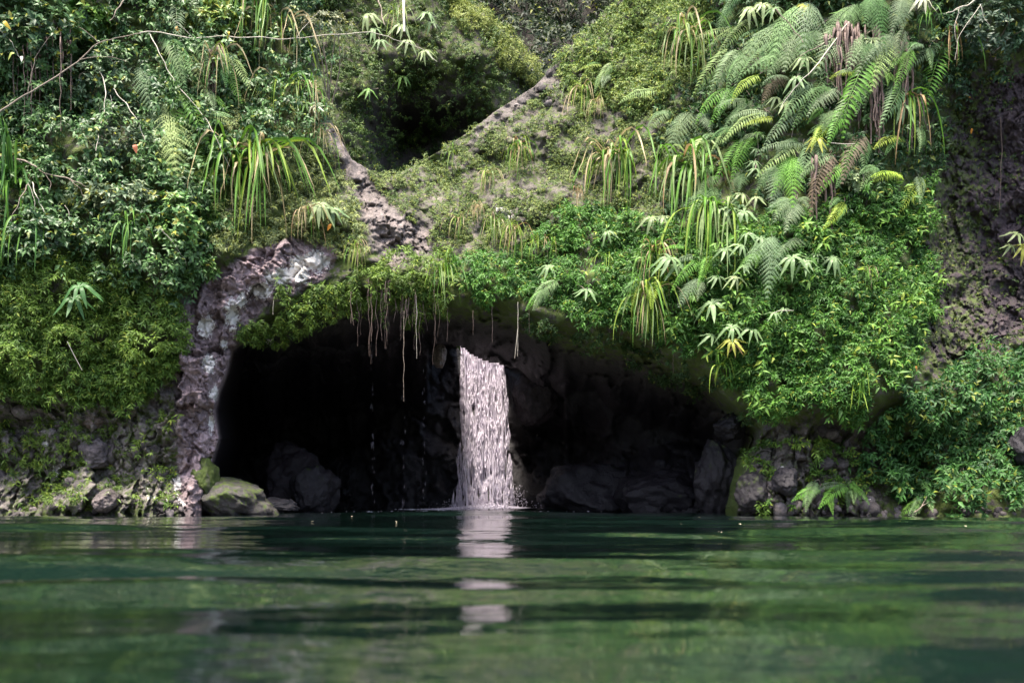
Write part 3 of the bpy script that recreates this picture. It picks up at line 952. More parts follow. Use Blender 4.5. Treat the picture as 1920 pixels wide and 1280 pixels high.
def frond_mesh(kind, seed):
    r = np.random.default_rng(seed)
    npair = {'comb': 21, 'lacy': 15, 'soft': 18}[kind]
    wid = {'comb': 0.14, 'lacy': 0.205, 'soft': 0.165}[kind]
    arc = {'comb': 0.08, 'lacy': 0.09, 'soft': 0.10}[kind] * r.uniform(0.8, 1.3)
    def curve(t):
        return np.stack([t, 0.03 * np.sin(t * 3 + seed), arc * np.sin(np.pi * np.minimum(t * 0.9, 1)) - 0.06 * t ** 3], -1)
    t = np.repeat(np.linspace(0.10, 0.985, npair), 2)
    sgn = np.tile((1.0, -1.0), npair)
    ln = wid * np.clip(np.sin(np.pi * np.clip(t * 0.80 + 0.16, 0, 1)) ** 0.8, 0.05, 1) * (1.02 - 0.55 * t) * 1.35 * r.uniform(0.86, 1.1, len(t))
    b = curve(t)
    tg = norm(curve(t + 0.01) - curve(t - 0.01))
    side = np.stack([0 * t, sgn, 0 * t], -1)
    fw = {'comb': 0.28, 'lacy': 0.42, 'soft': 0.45}[kind]
    dd = norm(side + tg * (fw + 0.35 * t[:, None]) + np.array((0, 0, -0.30)) + r.normal(size=(len(t), 3)) * 0.05)
    up = np.tile((0, 0, 1.0), (len(t), 1))
    vs, fs, off = [], [], 0
    if kind == 'lacy':
        m = 9
        for j in range(m):
            q = 0.06 + 0.9 * j / (m - 1)
            pb = b + dd * (ln * q)[:, None] + np.array((0, 0, -0.25)) * (ln * q * q)[:, None]
            ll = 0.040 * (1.05 - 0.7 * q) * (0.4 + 0.6 * ln / wid)
            for s2 in (1, -1):
                d3 = norm(np.cross(dd, up) * s2 + dd * 0.75)
                v, f, _ = leaf_mesh(pb, d3, up + r.normal(size=up.shape) * 0.2, ll, ll * 0.36, np.zeros((len(t), 3)), 0.1, 0.12)
                vs.append(v); fs.append(f + off); off += len(v)
        ww = ln * 0.05
        v, f, _ = leaf_mesh(b, dd, up, ln, ww, np.zeros((len(t), 3)), 0, 0.2)
        vs.append(v); fs.append(f + off); off += len(v)
    else:
        v, f, _ = leaf_mesh(b, dd, up + r.normal(size=up.shape) * 0.15, ln, np.full(len(t), 0.023 if kind == 'comb' else 0.030), np.zeros((len(t), 3)), 0.15, 0.25)
        vs.append(v); fs.append(f + off); off += len(v)
    tt = np.linspace(-0.02, 1, 9)
    v, f = tube_data(curve(tt), np.linspace(0.008, 0.002, 9), 3)
    vs.append(v)
    f = f + off
    fs.append(np.concatenate([f[:, [0, 1, 2]], f[:, [0, 2, 3]]]))
    return grow_mesh('frond_' + kind, np.concatenate(vs), np.concatenate(fs), M_FERN)


FRONDS = {k: [frond_mesh(k, i * 7 + j) for j in range(3)] for i, k in enumerate(('comb', 'lacy', 'soft'))}


def basis(c, n):
    c = np.asarray(c, float)
    ln = np.linalg.norm(c)
    x = c / ln
    z = norm(np.asarray(n) - np.dot(n, x) * x)
    y = np.cross(z, x)
    return x, y, z, ln


def mat4(x, y, z, t):
    return Matrix(((x[0], y[0], z[0], t[0]), (x[1], y[1], z[1], t[1]), (x[2], y[2], z[2], t[2]), (0, 0, 0, 1)))


FERN_COL = {'g': (0.12, 0.205, 0.08), 'b': (0.105, 0.24, 0.035), 'y': (0.20, 0.28, 0.035), 'd': (0.07, 0.155, 0.045), 'p': (0.20, 0.285, 0.10),
            'o': (0.12, 0.095, 0.06), 's': (0.15, 0.215, 0.115)}


def surf(u, v, sheet=None):
    p, n = (sheet or front).at(np.array([float(u)]), np.array([float(v)]))
    return p[0], n[0]


def pixel_at(u, v, Y):
    return P(np.array(float(u)), np.array(float(v)), Y)


def fern(label, fronds, group, sheet=None, lift=0.35, extra=0.75):
    """fronds: (u0, v0, u1, v1, kind, colour) base and tip as seen in the photo"""
    bu = np.mean([f[0] for f in fronds]); bv = np.mean([f[1] for f in fronds])
    root, rn = surf(bu, bv, sheet)
    e = empty('fern', root, label, 'fern', group)
    allf = []
    for f in fronds:
        du, dv = f[2] - f[0], f[3] - f[1]
        allf.append((f[0], f[1], f[0] + du * 1.3, f[1] + dv * 1.42, f[4], f[5]))
        if random.random() < extra:
            a = random.choice((-1, 1)) * random.uniform(0.25, 0.6)
            sc = random.uniform(0.8, 1.2)
            ca, sa = math.cos(a), math.sin(a)
            allf.append((f[0] + random.uniform(-9, 9), f[1] + random.uniform(-6, 8), f[0] + (du * ca - dv * sa) * sc, f[1] + max(abs(dv) * 0.3, du * sa + dv * ca) * sc,
                         f[4], random.choice((f[5] if f[5] != 'o' else 'g', 'g', 'd', 's'))))
    for (u0, v0, u1, v1, kind, colr) in allf:
        k = {'c': 'comb', 'l': 'lacy', 's': 'soft'}[kind]
        a, an = surf(u0, v0, sheet)
        b, bn = surf(u1, v1, sheet)
        a = pixel_at(u0, v0, a[1] - 0.10 - 0.10 * random.random())
        Yt = min(b[1] - 0.15, a[1] - 0.02) - lift * random.uniform(0.5, 1.1)
        b = pixel_at(u1, v1, Yt)
        c = b - a
        nrm = np.array((random.uniform(-0.35, 0.35), -0.75, 0.75))
        x, y, z, ln = basis(c, nrm)
        t = a - root
        jit = random.uniform(0.8, 1.2)
        colv = [min(1, cc * jit * random.uniform(0.94, 1.06)) for cc in FERN_COL[colr]]
        inst('frond', random.choice(FRONDS[k]), e, mat4(x * ln, y * ln * random.uniform(0.9, 1.15), z * ln, t), colv)
    # stalks from the root to each frond base
    for (u0, v0, u1, v1, kind, colr) in fronds:
        a, an = surf(u0, v0, sheet)
        a2 = pixel_at(u0, v0, a[1] - 0.15)
        mid = (root + a2) / 2 + np.array((0, -0.05, 0.04))
        if np.linalg.norm(a2 - root) > 0.05:
            tube_obj('stalk', smooth_path([root, mid, a2], 6), [0.006] * 6, M_TWIG, e, 4, origin=root)
    return e


G_F = 'ferns hanging on the right bank'
fern('pale comb-like fern frond sticking out left above the strap leaf tuft on the ridge', [(1376, 53, 1304, 72, 'c', 'p'), (1408, 32, 1362, 84, 'c', 'p')], G_F)
fern('broad pale fern with two overlapping fronds, leftmost of the big right-bank ferns', [(1374, 88, 1318, 154, 's', 'p'), (1392, 92, 1346, 148, 's', 'g'), (1398, 100, 1372, 150, 's', 'g')], G_F)
fern('long arching grey green fern reaching down left from the pale leaf whorls at the top', [(1482, 38, 1404, 106, 'l', 'g'), (1440, 58, 1398, 102, 'l', 'g'), (1455, 78, 1402, 130, 's', 'g')], G_F)
fern('grey green fern under the thin dark leaning twig', [(1492, 97, 1420, 124, 'l', 'g'), (1512, 4, 1464, 82, 'l', 'g'), (1500, 60, 1480, 110, 'l', 's')], G_F)
fern('small bright yellow green fern beside a brown withered frond', [(1424, 140, 1382, 176, 's', 'y'), (1470, 138, 1440, 176, 'l', 'o')], G_F)
fern('bright two-fronded fern below the broad pale fern', [(1380, 158, 1340, 212, 'c', 'b'), (1366, 162, 1320, 210, 's', 'b'), (1410, 186, 1368, 228, 'l', 'g')], G_F)
fern('lacy fern at the very top left of the right bank', [(1372, 4, 1352, 48, 'l', 'g'), (1390, -20, 1362, 20, 's', 'g')], G_F)
fern('grey green fern hanging at the top between two brown stem bundles', [(1574, 44, 1544, 108, 'l', 's'), (1600, 10, 1560, 60, 'l', 'g'), (1530, 55, 1500, 90, 'l', 'g')], G_F)
fern('big dark blue green fern drooping from the top edge', [(1640, -12, 1656, 58, 'l', 'd'), (1690, -8, 1676, 46, 'l', 's'), (1620, -5, 1640, 44, 'l', 'd')], G_F)
fern('grey fern with a curled frond under the drooping dark fern', [(1692, 52, 1684, 104, 's', 's'), (1672, 60, 1652, 132, 'l', 's'), (1640, 70, 1606, 108, 'l', 's')], G_F)
fern('pale lacy fern hanging in the middle of the brown stems', [(1655, 70, 1640, 138, 'l', 'p'), (1625, 64, 1600, 105, 'l', 's')], G_F)
fern('fresh green fern hanging straight down right of the middle brown stems', [(1708, 88, 1682, 148, 'c', 'b'), (1722, 82, 1700, 92, 's', 'd')], G_F)
fern('large bright green comb-like fern, rightmost of the high ferns', [(1768, 72, 1744, 172, 'c', 'b'), (1742, 88, 1746, 118, 's', 'g')], G_F)
fern('long fern cascading in a narrow pale strip beside the middle brown stems', [(1628, 106, 1594, 212, 's', 'b'), (1612, 140, 1568, 222, 'c', 'g'), (1604, 136, 1570, 142, 'c', 'y')], G_F)
fern('grey comb-like fern hanging left of the left brown stems', [(1546, 144, 1498, 212, 'c', 'g'), (1566, 164, 1528, 200, 'l', 's'), (1520, 160, 1474, 218, 's', 'g')], G_F)
fern('fern drooping behind the silvery whorl near the long strap leaves', [(1686, 148, 1664, 212, 's', 'g'), (1660, 136, 1676, 150, 's', 'b')], G_F)
fern('dull blue green lacy fern with broad divided fronds at the left end of the bank', [(1296, 205, 1264, 270, 'l', 's'), (1252, 204, 1220, 242, 's', 'g'), (1310, 210, 1330, 236, 'l', 's')], G_F)
fern('yellow tipped arching fern crossing in front of a dry whorl', [(1438, 212, 1374, 248, 's', 'p'), (1450, 220, 1404, 231, 'c', 'y'), (1392, 200, 1376, 238, 'c', 'g')], G_F)
fern('broad fresh green fern in the middle of the right bank', [(1396, 256, 1352, 322, 's', 'b'), (1374, 236, 1344, 272, 's', 'p'), (1426, 254, 1396, 282, 's', 'b')], G_F)
fern('small pale fern left of the broad fresh green one', [(1326, 258, 1306, 294, 's', 'p'), (1338, 250, 1322, 262, 's', 'g')], G_F)
fern('long grey fern hanging steeply right of the broad fresh green one', [(1492, 206, 1444, 264, 's', 's'), (1484, 258, 1462, 285, 'l', 's')], G_F)
fern('pale comb-like fern curving left above the lacy grey fern clump', [(1506, 268, 1436, 312, 'c', 'p')], G_F)
fern('drooping green and grey fern pair with tips pointing straight down', [(1478, 288, 1486, 356, 'l', 'b'), (1450, 308, 1450, 368, 'l', 's'), (1502, 290, 1500, 330, 's', 's')], G_F)
fern('light green fern pair over the strap leaves', [(1342, 310, 1308, 330, 's', 'b'), (1348, 328, 1318, 354, 'l', 'g'), (1392, 318, 1378, 350, 'l', 'g'), (1344, 350, 1306, 392, 'l', 'g')], G_F)
fern('silvery lacy fern clump with a red brown stalk', [(1494, 374, 1454, 384, 'l', 's'), (1492, 378, 1478, 416, 'l', 's'), (1494, 370, 1518, 388, 'l', 's'), (1490, 372, 1462, 402, 'l', 's')], G_F)
fern('green fern with short hanging frond below the left brown stems', [(1582, 204, 1560, 250, 's', 'b'), (1540, 200, 1522, 222, 's', 'b'), (1552, 212, 1545, 232, 'l', 'g')], G_F)
fern('fern with a narrow yellowish frond above the half dead brown fern', [(1528, 250, 1510, 318, 's', 'g'), (1545, 232, 1530, 262, 's', 'y')], G_F)
fern('half dead brown fern hanging under the brown stems', [(1556, 284, 1530, 368, 's', 'o'), (1545, 300, 1535, 340, 'l', 'o')], G_F)
fern('brown and green withering fern beneath the thin horizontal twig', [(1620, 250, 1588, 314, 's', 'o'), (1606, 262, 1588, 302, 's', 'b')], G_F)
fern('deep green spreading fern left of the small whitish leaves', [(1584, 306, 1548, 348, 's', 'b'), (1600, 316, 1575, 340, 's', 'd')], G_F)
fern('single small fern frond right of the withering brown fern', [(1642, 308, 1622, 342, 's', 'g')], G_F)
fern('bright lime fern arching left at the edge of the wet wall', [(1688, 324, 1646, 336, 'c', 'y'), (1684, 256, 1652, 270, 'c', 'y')], G_F)
fern('bright lime fern pointing down beside the orange fallen leaf', [(1728, 330, 1700, 378, 'c', 'y')], G_F)
fern('lime green fern frond at the top edge of the creeper, right of the silvery clump', [(1584, 378, 1552, 414, 'c', 'y'), (1572, 370, 1560, 385, 's', 'd')], G_F)
fern('rounded dim fern frond on the wet wall below the strap leaves', [(1722, 236, 1726, 270, 's', 'g')], G_F)
fern('grey lacy fern beside the row of silvery whorls', [(1444, 436, 1442, 520, 'l', 's'), (1500, 442, 1468, 470, 'l', 's'), (1434, 468, 1398, 492, 'l', 'b')], G_F)
fern('fine green fern pair below the long strap leaves', [(1312, 482, 1272, 528, 's', 'b'), (1326, 476, 1314, 522, 's', 'b'), (1296, 464, 1254, 466, 'c', 'b'), (1316, 520, 1284, 558, 'l', 's')], G_F)
fern('pale yellow green fern sitting on top of the lowest strap leaf tuft', [(1208, 524, 1190, 566, 's', 'y'), (1226, 526, 1224, 562, 's', 'y'), (1210, 550, 1208, 582, 's', 'p')], G_F)
fern('small light fern hanging over the cave lip right of centre', [(1022, 542, 996, 570, 's', 'b'), (1044, 532, 1012, 566, 's', 'g')], G_F)
fern('small pale fern with curved fronds on the open ridge', [(1130, 122, 1090, 130, 'c', 'y'), (1140, 130, 1120, 160, 's', 'g'), (1150, 118, 1128, 145, 's', 'p')], G_F)
fern('single pale arching fern frond over a brown dead leaf on the ridge', [(1232, 170, 1176, 186, 's', 'p')], G_F)
G_W = 'ferns by the water at lower right'
fern('light green fern just above the water beside the dark rock foot', [(1538, 912, 1498, 932, 's', 'b'), (1546, 918, 1560, 950, 's', 'b'), (1530, 900, 1515, 940, 's', 'g')], G_W, lift=0.2)
fern('spreading fern above the water, second from the dark rock foot', [(1590, 908, 1548, 938, 's', 'b'), (1594, 904, 1622, 932, 's', 'b'), (1592, 910, 1590, 945, 's', 'g')], G_W, lift=0.2)
fern('low fern touching the water line at lower right', [(1736, 934, 1698, 960, 's', 'b'), (1738, 928, 1748, 950, 's', 'g'), (1728, 930, 1712, 955, 's', 'g')], G_W, lift=0.2)
fern('dim blue green fern in the leafy slope above the water line', [(1712, 896, 1672, 918, 'l', 'd'), (1716, 892, 1740, 915, 'l', 'd')], G_W, lift=0.2)
fern('fan-like fern at right in the waterside leaves', [(1800, 884, 1780, 922, 's', 'd'), (1806, 880, 1830, 905, 's', 'd'), (1796, 880, 1768, 896, 's', 'd')], G_W, lift=0.2)
G_L = 'ferns on the left slope'
fern('tall fern with fine fronds at the top of the left slope', [(328, -10, 376, 52, 'c', 'g'), (345, -12, 400, 24, 'l', 'g')], G_L)
fern('olive fern hanging below the long horizontal twig', [(370, 58, 398, 110, 'c', 'p'), (384, 72, 412, 118, 's', 'o')], G_L)
fern('pale green fern with a long narrow frond pointing down right', [(338, 86, 384, 168, 's', 'p'), (306, 66, 340, 126, 's', 'g'), (322, 92, 346, 150, 's', 'g')], G_L)
fern('bright fern pair in front of brown hanging roots on the left slope', [(418, 94, 462, 144, 'c', 'p'), (414, 108, 446, 166, 'c', 'b')], G_L)
fern('light green fern crossed by the thin pale stem', [(330, 160, 382, 240, 's', 'b'), (340, 172, 362, 214, 's', 'b')], G_L)
fern('large grey lacy fern hanging on the middle of the left slope', [(304, 190, 332, 284, 'l', 'p'), (284, 170, 306, 245, 'l', 's'), (262, 120, 286, 186, 'l', 's'), (316, 220, 322, 300, 'l', 'p')], G_L)
fern('small yellow green fern beside the thin pale stem', [(386, 170, 420, 196, 'c', 'b'), (380, 214, 428, 228, 's', 'p')], G_L)


# ------------------------------------------------------------------ strap-leaved tufts
def blade_mesh(rise, reach, drop, width, seed, n=9):
    r = np.random.default_rng(seed)
    t = np.linspace(0, 1, n)
    x = reach * (1 - (1 - t) ** 1.8)
    z = rise * np.sin(np.pi * np.minimum(t * 1.4, 1)) - drop * t ** 2.2
    y = 0.05 * np.sin(t * 3 + seed)
    c = np.stack([x, y, z], -1)
    tg = norm(np.gradient(c, axis=0))
    side = norm(np.cross(tg, (0, 0, 1.0)) + (0, 0.4, 0) + r.normal(size=3) * 0.2)
    nr = np.cross(side, tg)
    w = width * np.clip(np.minimum(0.55 + 2.2 * t, 1) * (1 - t ** 3.2), 0.04, 1)[:, None]
    a, b, m = c + side * w * 0.5 + nr * w * 0.2, c - side * w * 0.5 + nr * w * 0.2, c
    v = np.stack([a, m, b], 1).reshape(-1, 3)
    f = []
    for i in range(n - 1):
        k = i * 3
        f += [(k, k + 1, k + 4, k + 3), (k + 1, k + 2, k + 5, k + 4)]
    return grow_mesh('blade', v, np.array(f), M_BLADE, True)


BLADES = {'hang': [blade_mesh(0.10, 0.26 + 0.07 * i, 1.0, 0.034, i) for i in range(4)],
          'arch': [blade_mesh(0.28, 0.55 + 0.1 * i, 0.55, 0.034, 10 + i) for i in range(3)],
          'up': [blade_mesh(0.9, 0.30 + 0.12 * i, -0.25 + 0.3 * i, 0.034, 20 + i) for i in range(2)]}
BLADE_COL = {'g': (0.085, 0.195, 0.022), 'y': (0.16, 0.24, 0.028), 'p': (0.21, 0.29, 0.12), 't': (0.33, 0.27, 0.155), 'o': (0.27, 0.18, 0.09), 'd': (0.04, 0.12, 0.02)}


def tuft(label, u, v, h, n, mix, width=1.0, styles='hha', group='strap leaved tufts', spread=70, sheet=None, root_w=0.10, out=0.30):
    """h: hanging height in photo pixels; mix: string of blade colours"""
    p, nr = surf(u, v, sheet)
    p = pixel_at(u, v, p[1] - out)
    e = empty('strap_leaf_tuft', p, label, 'grass tuft', group)
    H = h / FPX * p[1]
    for i in range(int(n * 1.5)):
        st = {'h': 'hang', 'a': 'arch', 'u': 'up'}[random.choice(styles)]
        az = math.radians(-90 + random.gauss(0, spread))
        ln = H * random.uniform(0.62, 1.12)
        wd = ln * random.uniform(0.7, 1.5) * (1.0 if st == 'hang' else 0.9)
        R = Matrix.Rotation(az, 4, 'Z') @ Matrix.Diagonal((wd, 1.0 * width * max(H, 0.45), ln, 1))
        T = Matrix.Translation((random.uniform(-root_w, root_w) * H, random.uniform(-0.06, 0.03), random.uniform(-0.10, 0.06) * H))
        cc = BLADE_COL[random.choice(mix)]
        k = random.uniform(0.75, 1.2)
        inst('blade', random.choice(BLADES[st]), e, T @ R, [min(1, c * k) for c in cc])
    return e


tuft('largest strap leaved tuft, arching over the slope left of the notch', 470, 300, 150, 52, 'ggggyptt', 1.2, 'hhaaa', root_w=0.25)
tuft('dry strap leaved tuft hanging right beside the largest one', 572, 395, 62, 16, 'gytto', 1.0)
tuft('large green and straw strap leaf tuft in the middle of the ridge face', 1150, 292, 112, 44, 'gggyypttt', 1.2, 'hhha', root_w=0.2)
tuft('tall pale strap leaf tuft high on the ridge beside the big ferns', 1290, 62, 104, 26, 'gpppytg', 1.2, 'hhhaa', root_w=0.18)
tuft('long green strap leaf curtain with an orange dying leaf below the ferns', 1288, 306, 130, 36, 'gggpppyo', 1.3, 'hhha', root_w=0.22)
tuft('long narrow strap leaf curtain hanging behind the silvery whorls', 1335, 385, 140, 28, 'ggpy', 1.1, 'hhh', root_w=0.2)
tuft('brown stemmed strap leaf tuft below the pale umbrella-like whorl', 1230, 470, 90, 22, 'gytoy', 1.0, 'hha')
tuft('lowest strap leaf tuft, hanging over the dark cave roof', 1210, 552, 100, 34, 'gyyptg', 1.05, 'hhha')
tuft('yellow green tuft at the top of the ridge face, left of the large one', 972, 275, 70, 24, 'ggyyto', 1.0)
tuft('spread fan tuft with straw tips on the bare ridge rock', 918, 328, 50, 22, 'yypttg', 1.0, 'hha')
tuft('small all dry brown tuft above the pale scar', 894, 386, 34, 16, 'ttto', 0.9)
tuft('small hanging tuft left of the wide straw tuft', 858, 410, 44, 14, 'gytt', 0.9)
tuft('wide straw and yellow tuft above the cave lip', 926, 420, 56, 26, 'pyyttg', 1.0, 'hhaa')
tuft('orange tinged tuft hanging right of the wide straw tuft', 965, 430, 62, 22, 'yyttog', 1.0)
tuft('drooping yellow tuft growing in a low row right of the orange tinged one', 1020, 455, 48, 20, 'yygt', 1.0, 'hha', root_w=0.5)
tuft('yellow tuft on the lip above the lichen rock, left of centre', 668, 462, 52, 22, 'yygtt', 1.0)
tuft('green tuft with long curved leaves hanging into the cave opening', 832, 512, 72, 20, 'ggpyd', 1.1, 'hhaa')
tuft('small tuft with one long leaf above the cave lip', 846, 470, 42, 8, 'yyg', 0.9)
tuft('few narrow leaves hanging from the open ridge, upper left of the fan tuft', 848, 285, 40, 7, 'gyp', 0.9)
tuft('few yellow leaves under the dry whorl at the right cave edge', 1352, 682, 52, 8, 'yyg', 1.2, 'hha')
tuft('upright yellow green tuft at the lower edge of the right creeper', 1610, 745, 48, 12, 'ygg', 1.0, 'uua', spread=90)
tuft('tiny tuft with a pale dry leaf in the middle of the right creeper', 1622, 508, 44, 7, 'ytg', 0.9, 'ah')
tuft('long drooping strap leaves over the wet wall below the silvery whorl', 1700, 185, 120, 9, 'ggyo', 1.2, 'hhh', spread=50)
tuft('orange and green strap leaves hanging at the top of the wet wall', 1780, 58, 80, 8, 'goog', 1.1, 'hhh', spread=40)
tuft('short dark strap leaves beside the white whorl at the top right', 1738, 30, 40, 8, 'dgg', 1.0, 'hha')
tuft('dark strap leaf tuft at the left edge of the picture', 20, 340, 130, 24, 'dddgg', 1.4, 'hhau')
tuft('dark green hanging leaves among the left shrubs', 245, 420, 80, 14, 'dgg', 1.1, 'hha')
tuft('hanging leaves at the left edge below the dark strap tuft', 60, 420, 100, 12, 'ddg', 1.2, 'hh')
tuft('yellow green strap leaves hanging from the top edge of the left slope', 450, -18, 92, 20, 'ygyg', 1.2, 'hhh')
tuft('second bunch of strap leaves hanging from the top, nearer the notch', 490, -10, 110, 18, 'gyggt', 1.2, 'hhh')
tuft('straw grass tuft under the long twig left of the notch', 530, 60, 110, 30, 'ttpygt', 0.7, 'hhaa', spread=80, root_w=0.3)
tuft('dry grass hanging down the slope above the largest strap tuft', 560, 165, 110, 28, 'ttpygt', 0.7, 'hha', root_w=0.3)
tuft('dry grass hanging beside the bare gully rock', 590, 255, 70, 18, 'ttpg', 0.6, 'hha', root_w=0.3)
tuft('thin dry grass tuft at the top of the left slope', 400, 110, 90, 16, 'ttpyg', 0.6, 'hha')
tuft('straw coloured thin tuft hanging left of the largest strap tuft', 425, 330, 110, 16, 'ttyg', 0.8, 'hha')
tuft('small tuft on the crest of the rear mound', 745, 30, 60, 16, 'pygt', 1.0, 'hha', sheet=rear)
tuft('pale tuft on the ridge just below the crest, right of the notch', 1090, 165, 62, 18, 'pytg', 1.0, 'hha')
tuft('second pale tuft below the ridge crest, with straw tips', 1120, 190, 40, 14, 'ytt', 0.8, 'hha')
tuft('tuft of dry leaves left of the large ridge face tuft', 1082, 360, 44, 12, 'tto', 0.9)
tuft('hanging yellow tuft beneath the small whorl above the cave lip', 1135, 478, 60, 10, 'yyg', 0.8, 'hh')


# ------------------------------------------------------------------ whorled plants
def lance_mesh(seed, droop):
    n = 6
    t = np.linspace(0, 1, n)
    c = np.stack([t, 0.04 * np.sin(2 * t + seed), 0.12 * np.sin(np.pi * np.minimum(t * 1.6, 1)) - droop * t ** 2], -1)
    w = 0.22 * np.sin(np.pi * np.clip(t * 0.92 + 0.05, 0, 1)) ** 0.9 * (1.1 - 0.5 * t)
    w[-1] = 0.01
    s = np.array((0, 1.0, 0))
    a = c + s * w[:, None] * 0.5 + np.array((0, 0, 1)) * w[:, None] * 0.15
    b = c - s * w[:, None] * 0.5 + np.array((0, 0, 1)) * w[:, None] * 0.15
    v = np.stack([a, c, b], 1).reshape(-1, 3)
    f = []
    for i in range(n - 1):
        k = i * 3
        f += [(k, k + 1, k + 4, k + 3), (k + 1, k + 2, k + 5, k + 4)]
    return grow_mesh('leaf', v, np.array(f), M_BLADE, True)


LANCE = [lance_mesh(i, 0.18 + 0.16 * i) for i in range(4)]
WH_COL = {'s': (0.15, 0.235, 0.105), 'p': (0.22, 0.285, 0.135), 'g': (0.11, 0.22, 0.05), 'y': (0.26, 0.28, 0.05), 'd': (0.045, 0.12, 0.035), 'w': (0.42, 0.43, 0.32), 'o': (0.30, 0.20, 0.10)}


def whorls(label, heads, group='whorled silvery plants', sheet=None, out=0.35, cat='plant'):
    """heads: (u, v, leaf length px, n, colour)"""
    bu = np.mean([h[0] for h in heads]) + 6; bv = np.mean([h[1] for h in heads]) + 14
    root, rn = surf(bu, bv, sheet)
    e = empty('whorled_plant', root, label, cat, group)
    for (u, v, l, n, colr) in heads:
        q, qn = surf(u, v, sheet)
        Y = q[1] - out * random.uniform(0.7, 1.3)
        c = pixel_at(u, v, Y)
        tube_obj('stem', smooth_path([root, (root + c) / 2 + np.array((0, 0, 0.05)), c], 7), np.linspace(0.009, 0.005, 7), M_TWIG, e, 4, origin=root)
        L = l / FPX * Y
        ax = norm(np.array((random.uniform(-0.25, 0.25), -0.65, 0.75)))
        r1 = norm(np.cross(ax, (0.3, 0, 1.0))); r2 = np.cross(ax, r1)
        for i in range(n):
            a = i * 2 * math.pi / n + random.uniform(-0.25, 0.25)
            d = norm(r1 * math.cos(a) + r2 * math.sin(a) + ax * 0.1 + np.array((0, 0, -0.28)))
            x, y, z, _ = basis(d, ax)
            ln = L * random.uniform(0.75, 1.15)
            k = random.uniform(0.75, 1.15)
            inst('leaf', random.choice(LANCE), e, mat4(x * ln, y * ln, z * ln, c - root), [min(1, cc * k) for cc in WH_COL[colr]])
    return e


whorls('pale umbrella-like whorl on a dark stem left of the long strap leaves', [(1222, 410, 30, 9, 'p'), (1245, 408, 28, 8, 'p')])
whorls('small silvery whorl in the creeper left of the umbrella-like one', [(1140, 436, 24, 8, 's')])
whorls('silvery whorls in a row, highest beside the grey lacy fern', [(1400, 440, 28, 7, 's'), (1425, 448, 26, 7, 's')])
whorls('silvery whorl pair left of the grey lacy fern', [(1360, 470, 28, 8, 's'), (1388, 462, 30, 8, 's')])
whorls('scattered pale whorls below the silvery pair', [(1345, 520, 26, 8, 's'), (1380, 522, 28, 8, 'p'), (1395, 500, 24, 7, 's')])
whorls('broad silvery whorl with large leaves above the cave edge', [(1336, 570, 42, 9, 's')])
whorls('whorl pair with yellowing leaves at the right cave edge', [(1372, 615, 32, 9, 's'), (1370, 640, 30, 8, 'y'), (1380, 650, 22, 6, 'o')])
whorls('silvery whorl left of the yellowing pair at the cave edge', [(1334, 630, 28, 7, 's')])
whorls('silvery whorl right of the yellowing pair at the cave edge', [(1408, 618, 30, 8, 's')])
whorls('large silvery whorl standing out over the right creeper', [(1486, 484, 38, 9, 's'), (1510, 492, 30, 7, 's')])
whorls('rightmost silvery whorl over the creeper, on a long thin stem', [(1560, 486, 36, 9, 's'), (1530, 478, 22, 6, 's')])
whorls('thin stemmed small whorl right of the cave-edge whorls', [(1450, 588, 24, 6, 's'), (1470, 580, 16, 5, 's')])
whorls('pale leaf whorls with white tips among the ferns at the top', [(1405, 18, 34, 9, 'p'), (1430, 10, 34, 9, 'p'), (1452, 18, 30, 8, 's')])
whorls('white tipped whorl at the top edge above the wet wall', [(1726, 0, 36, 9, 'w')])
whorls('yellow green whorl at the top left of the brown stems', [(1510, 12, 28, 8, 'y')])
whorls('silvery green whorl in front of the middle brown stems', [(1634, 76, 40, 8, 'p')])
whorls('green whorl at the top between the ferns', [(1590, 26, 32, 8, 'g')])
whorls('blue green drooping whorl above the long strap leaves', [(1688, 200, 42, 9, 's')])
whorls('dry pale whorl beside the twig in the right bank', [(1508, 110, 34, 8, 'p'), (1492, 148, 30, 7, 's')])
whorls('feathery pale whorl below the dry one', [(1470, 195, 30, 10, 'p'), (1455, 185, 22, 8, 'p')])
whorls('yellow green whorl low in the fern bank', [(1530, 262, 30, 8, 'y')])
whorls('tall slender plant with stacked narrow whorls below the yellow tipped fern', [(1420, 250, 20, 7, 'g'), (1416, 280, 22, 7, 's'), (1414, 305, 22, 7, 's'), (1416, 318, 20, 6, 's')])
whorls('pale whorl pair above the grey lacy fern', [(1390, 365, 28, 7, 'p'), (1418, 372, 28, 7, 'p')])
whorls('broad dull whorl below the pale pair', [(1395, 398, 34, 8, 's'), (1372, 392, 26, 7, 's')])
whorls('large pale drooping whorl at the left of the notch', [(598, 385, 40, 10, 'p'), (622, 394, 36, 9, 's')])
whorls('cream leaved arching spray beside the bare gully rock', [(588, 200, 26, 8, 'w'), (572, 194, 26, 7, 'g')])
whorls('pale whorls on thin stems above the rear mound', [(690, 30, 34, 9, 'p'), (702, 56, 26, 8, 's'), (712, 78, 24, 7, 's')], sheet=rear)
whorls('big drooping whorl on the pale hanging stem above the rear mound', [(752, 50, 34, 9, 'p'), (765, 78, 26, 7, 'p')], sheet=rear)
whorls('small grey whorls at the right of the pale hanging stem', [(800, 26, 24, 8, 's'), (810, 44, 22, 7, 's')], sheet=rear)
whorls('whorl at the lower end of the long twig over the rear mound', [(796, 98, 26, 8, 'p')], sheet=rear)
whorls('green whorl in front of the dark hollow of the rear mound', [(756, 145, 22, 8, 'g'), (690, 170, 24, 8, 'g')], sheet=rear)
whorls('pale green leaf whorls poking in at the right edge', [(1905, 440, 30, 7, 'p'), (1918, 462, 30, 7, 'y'), (1895, 462, 26, 6, 'p')])
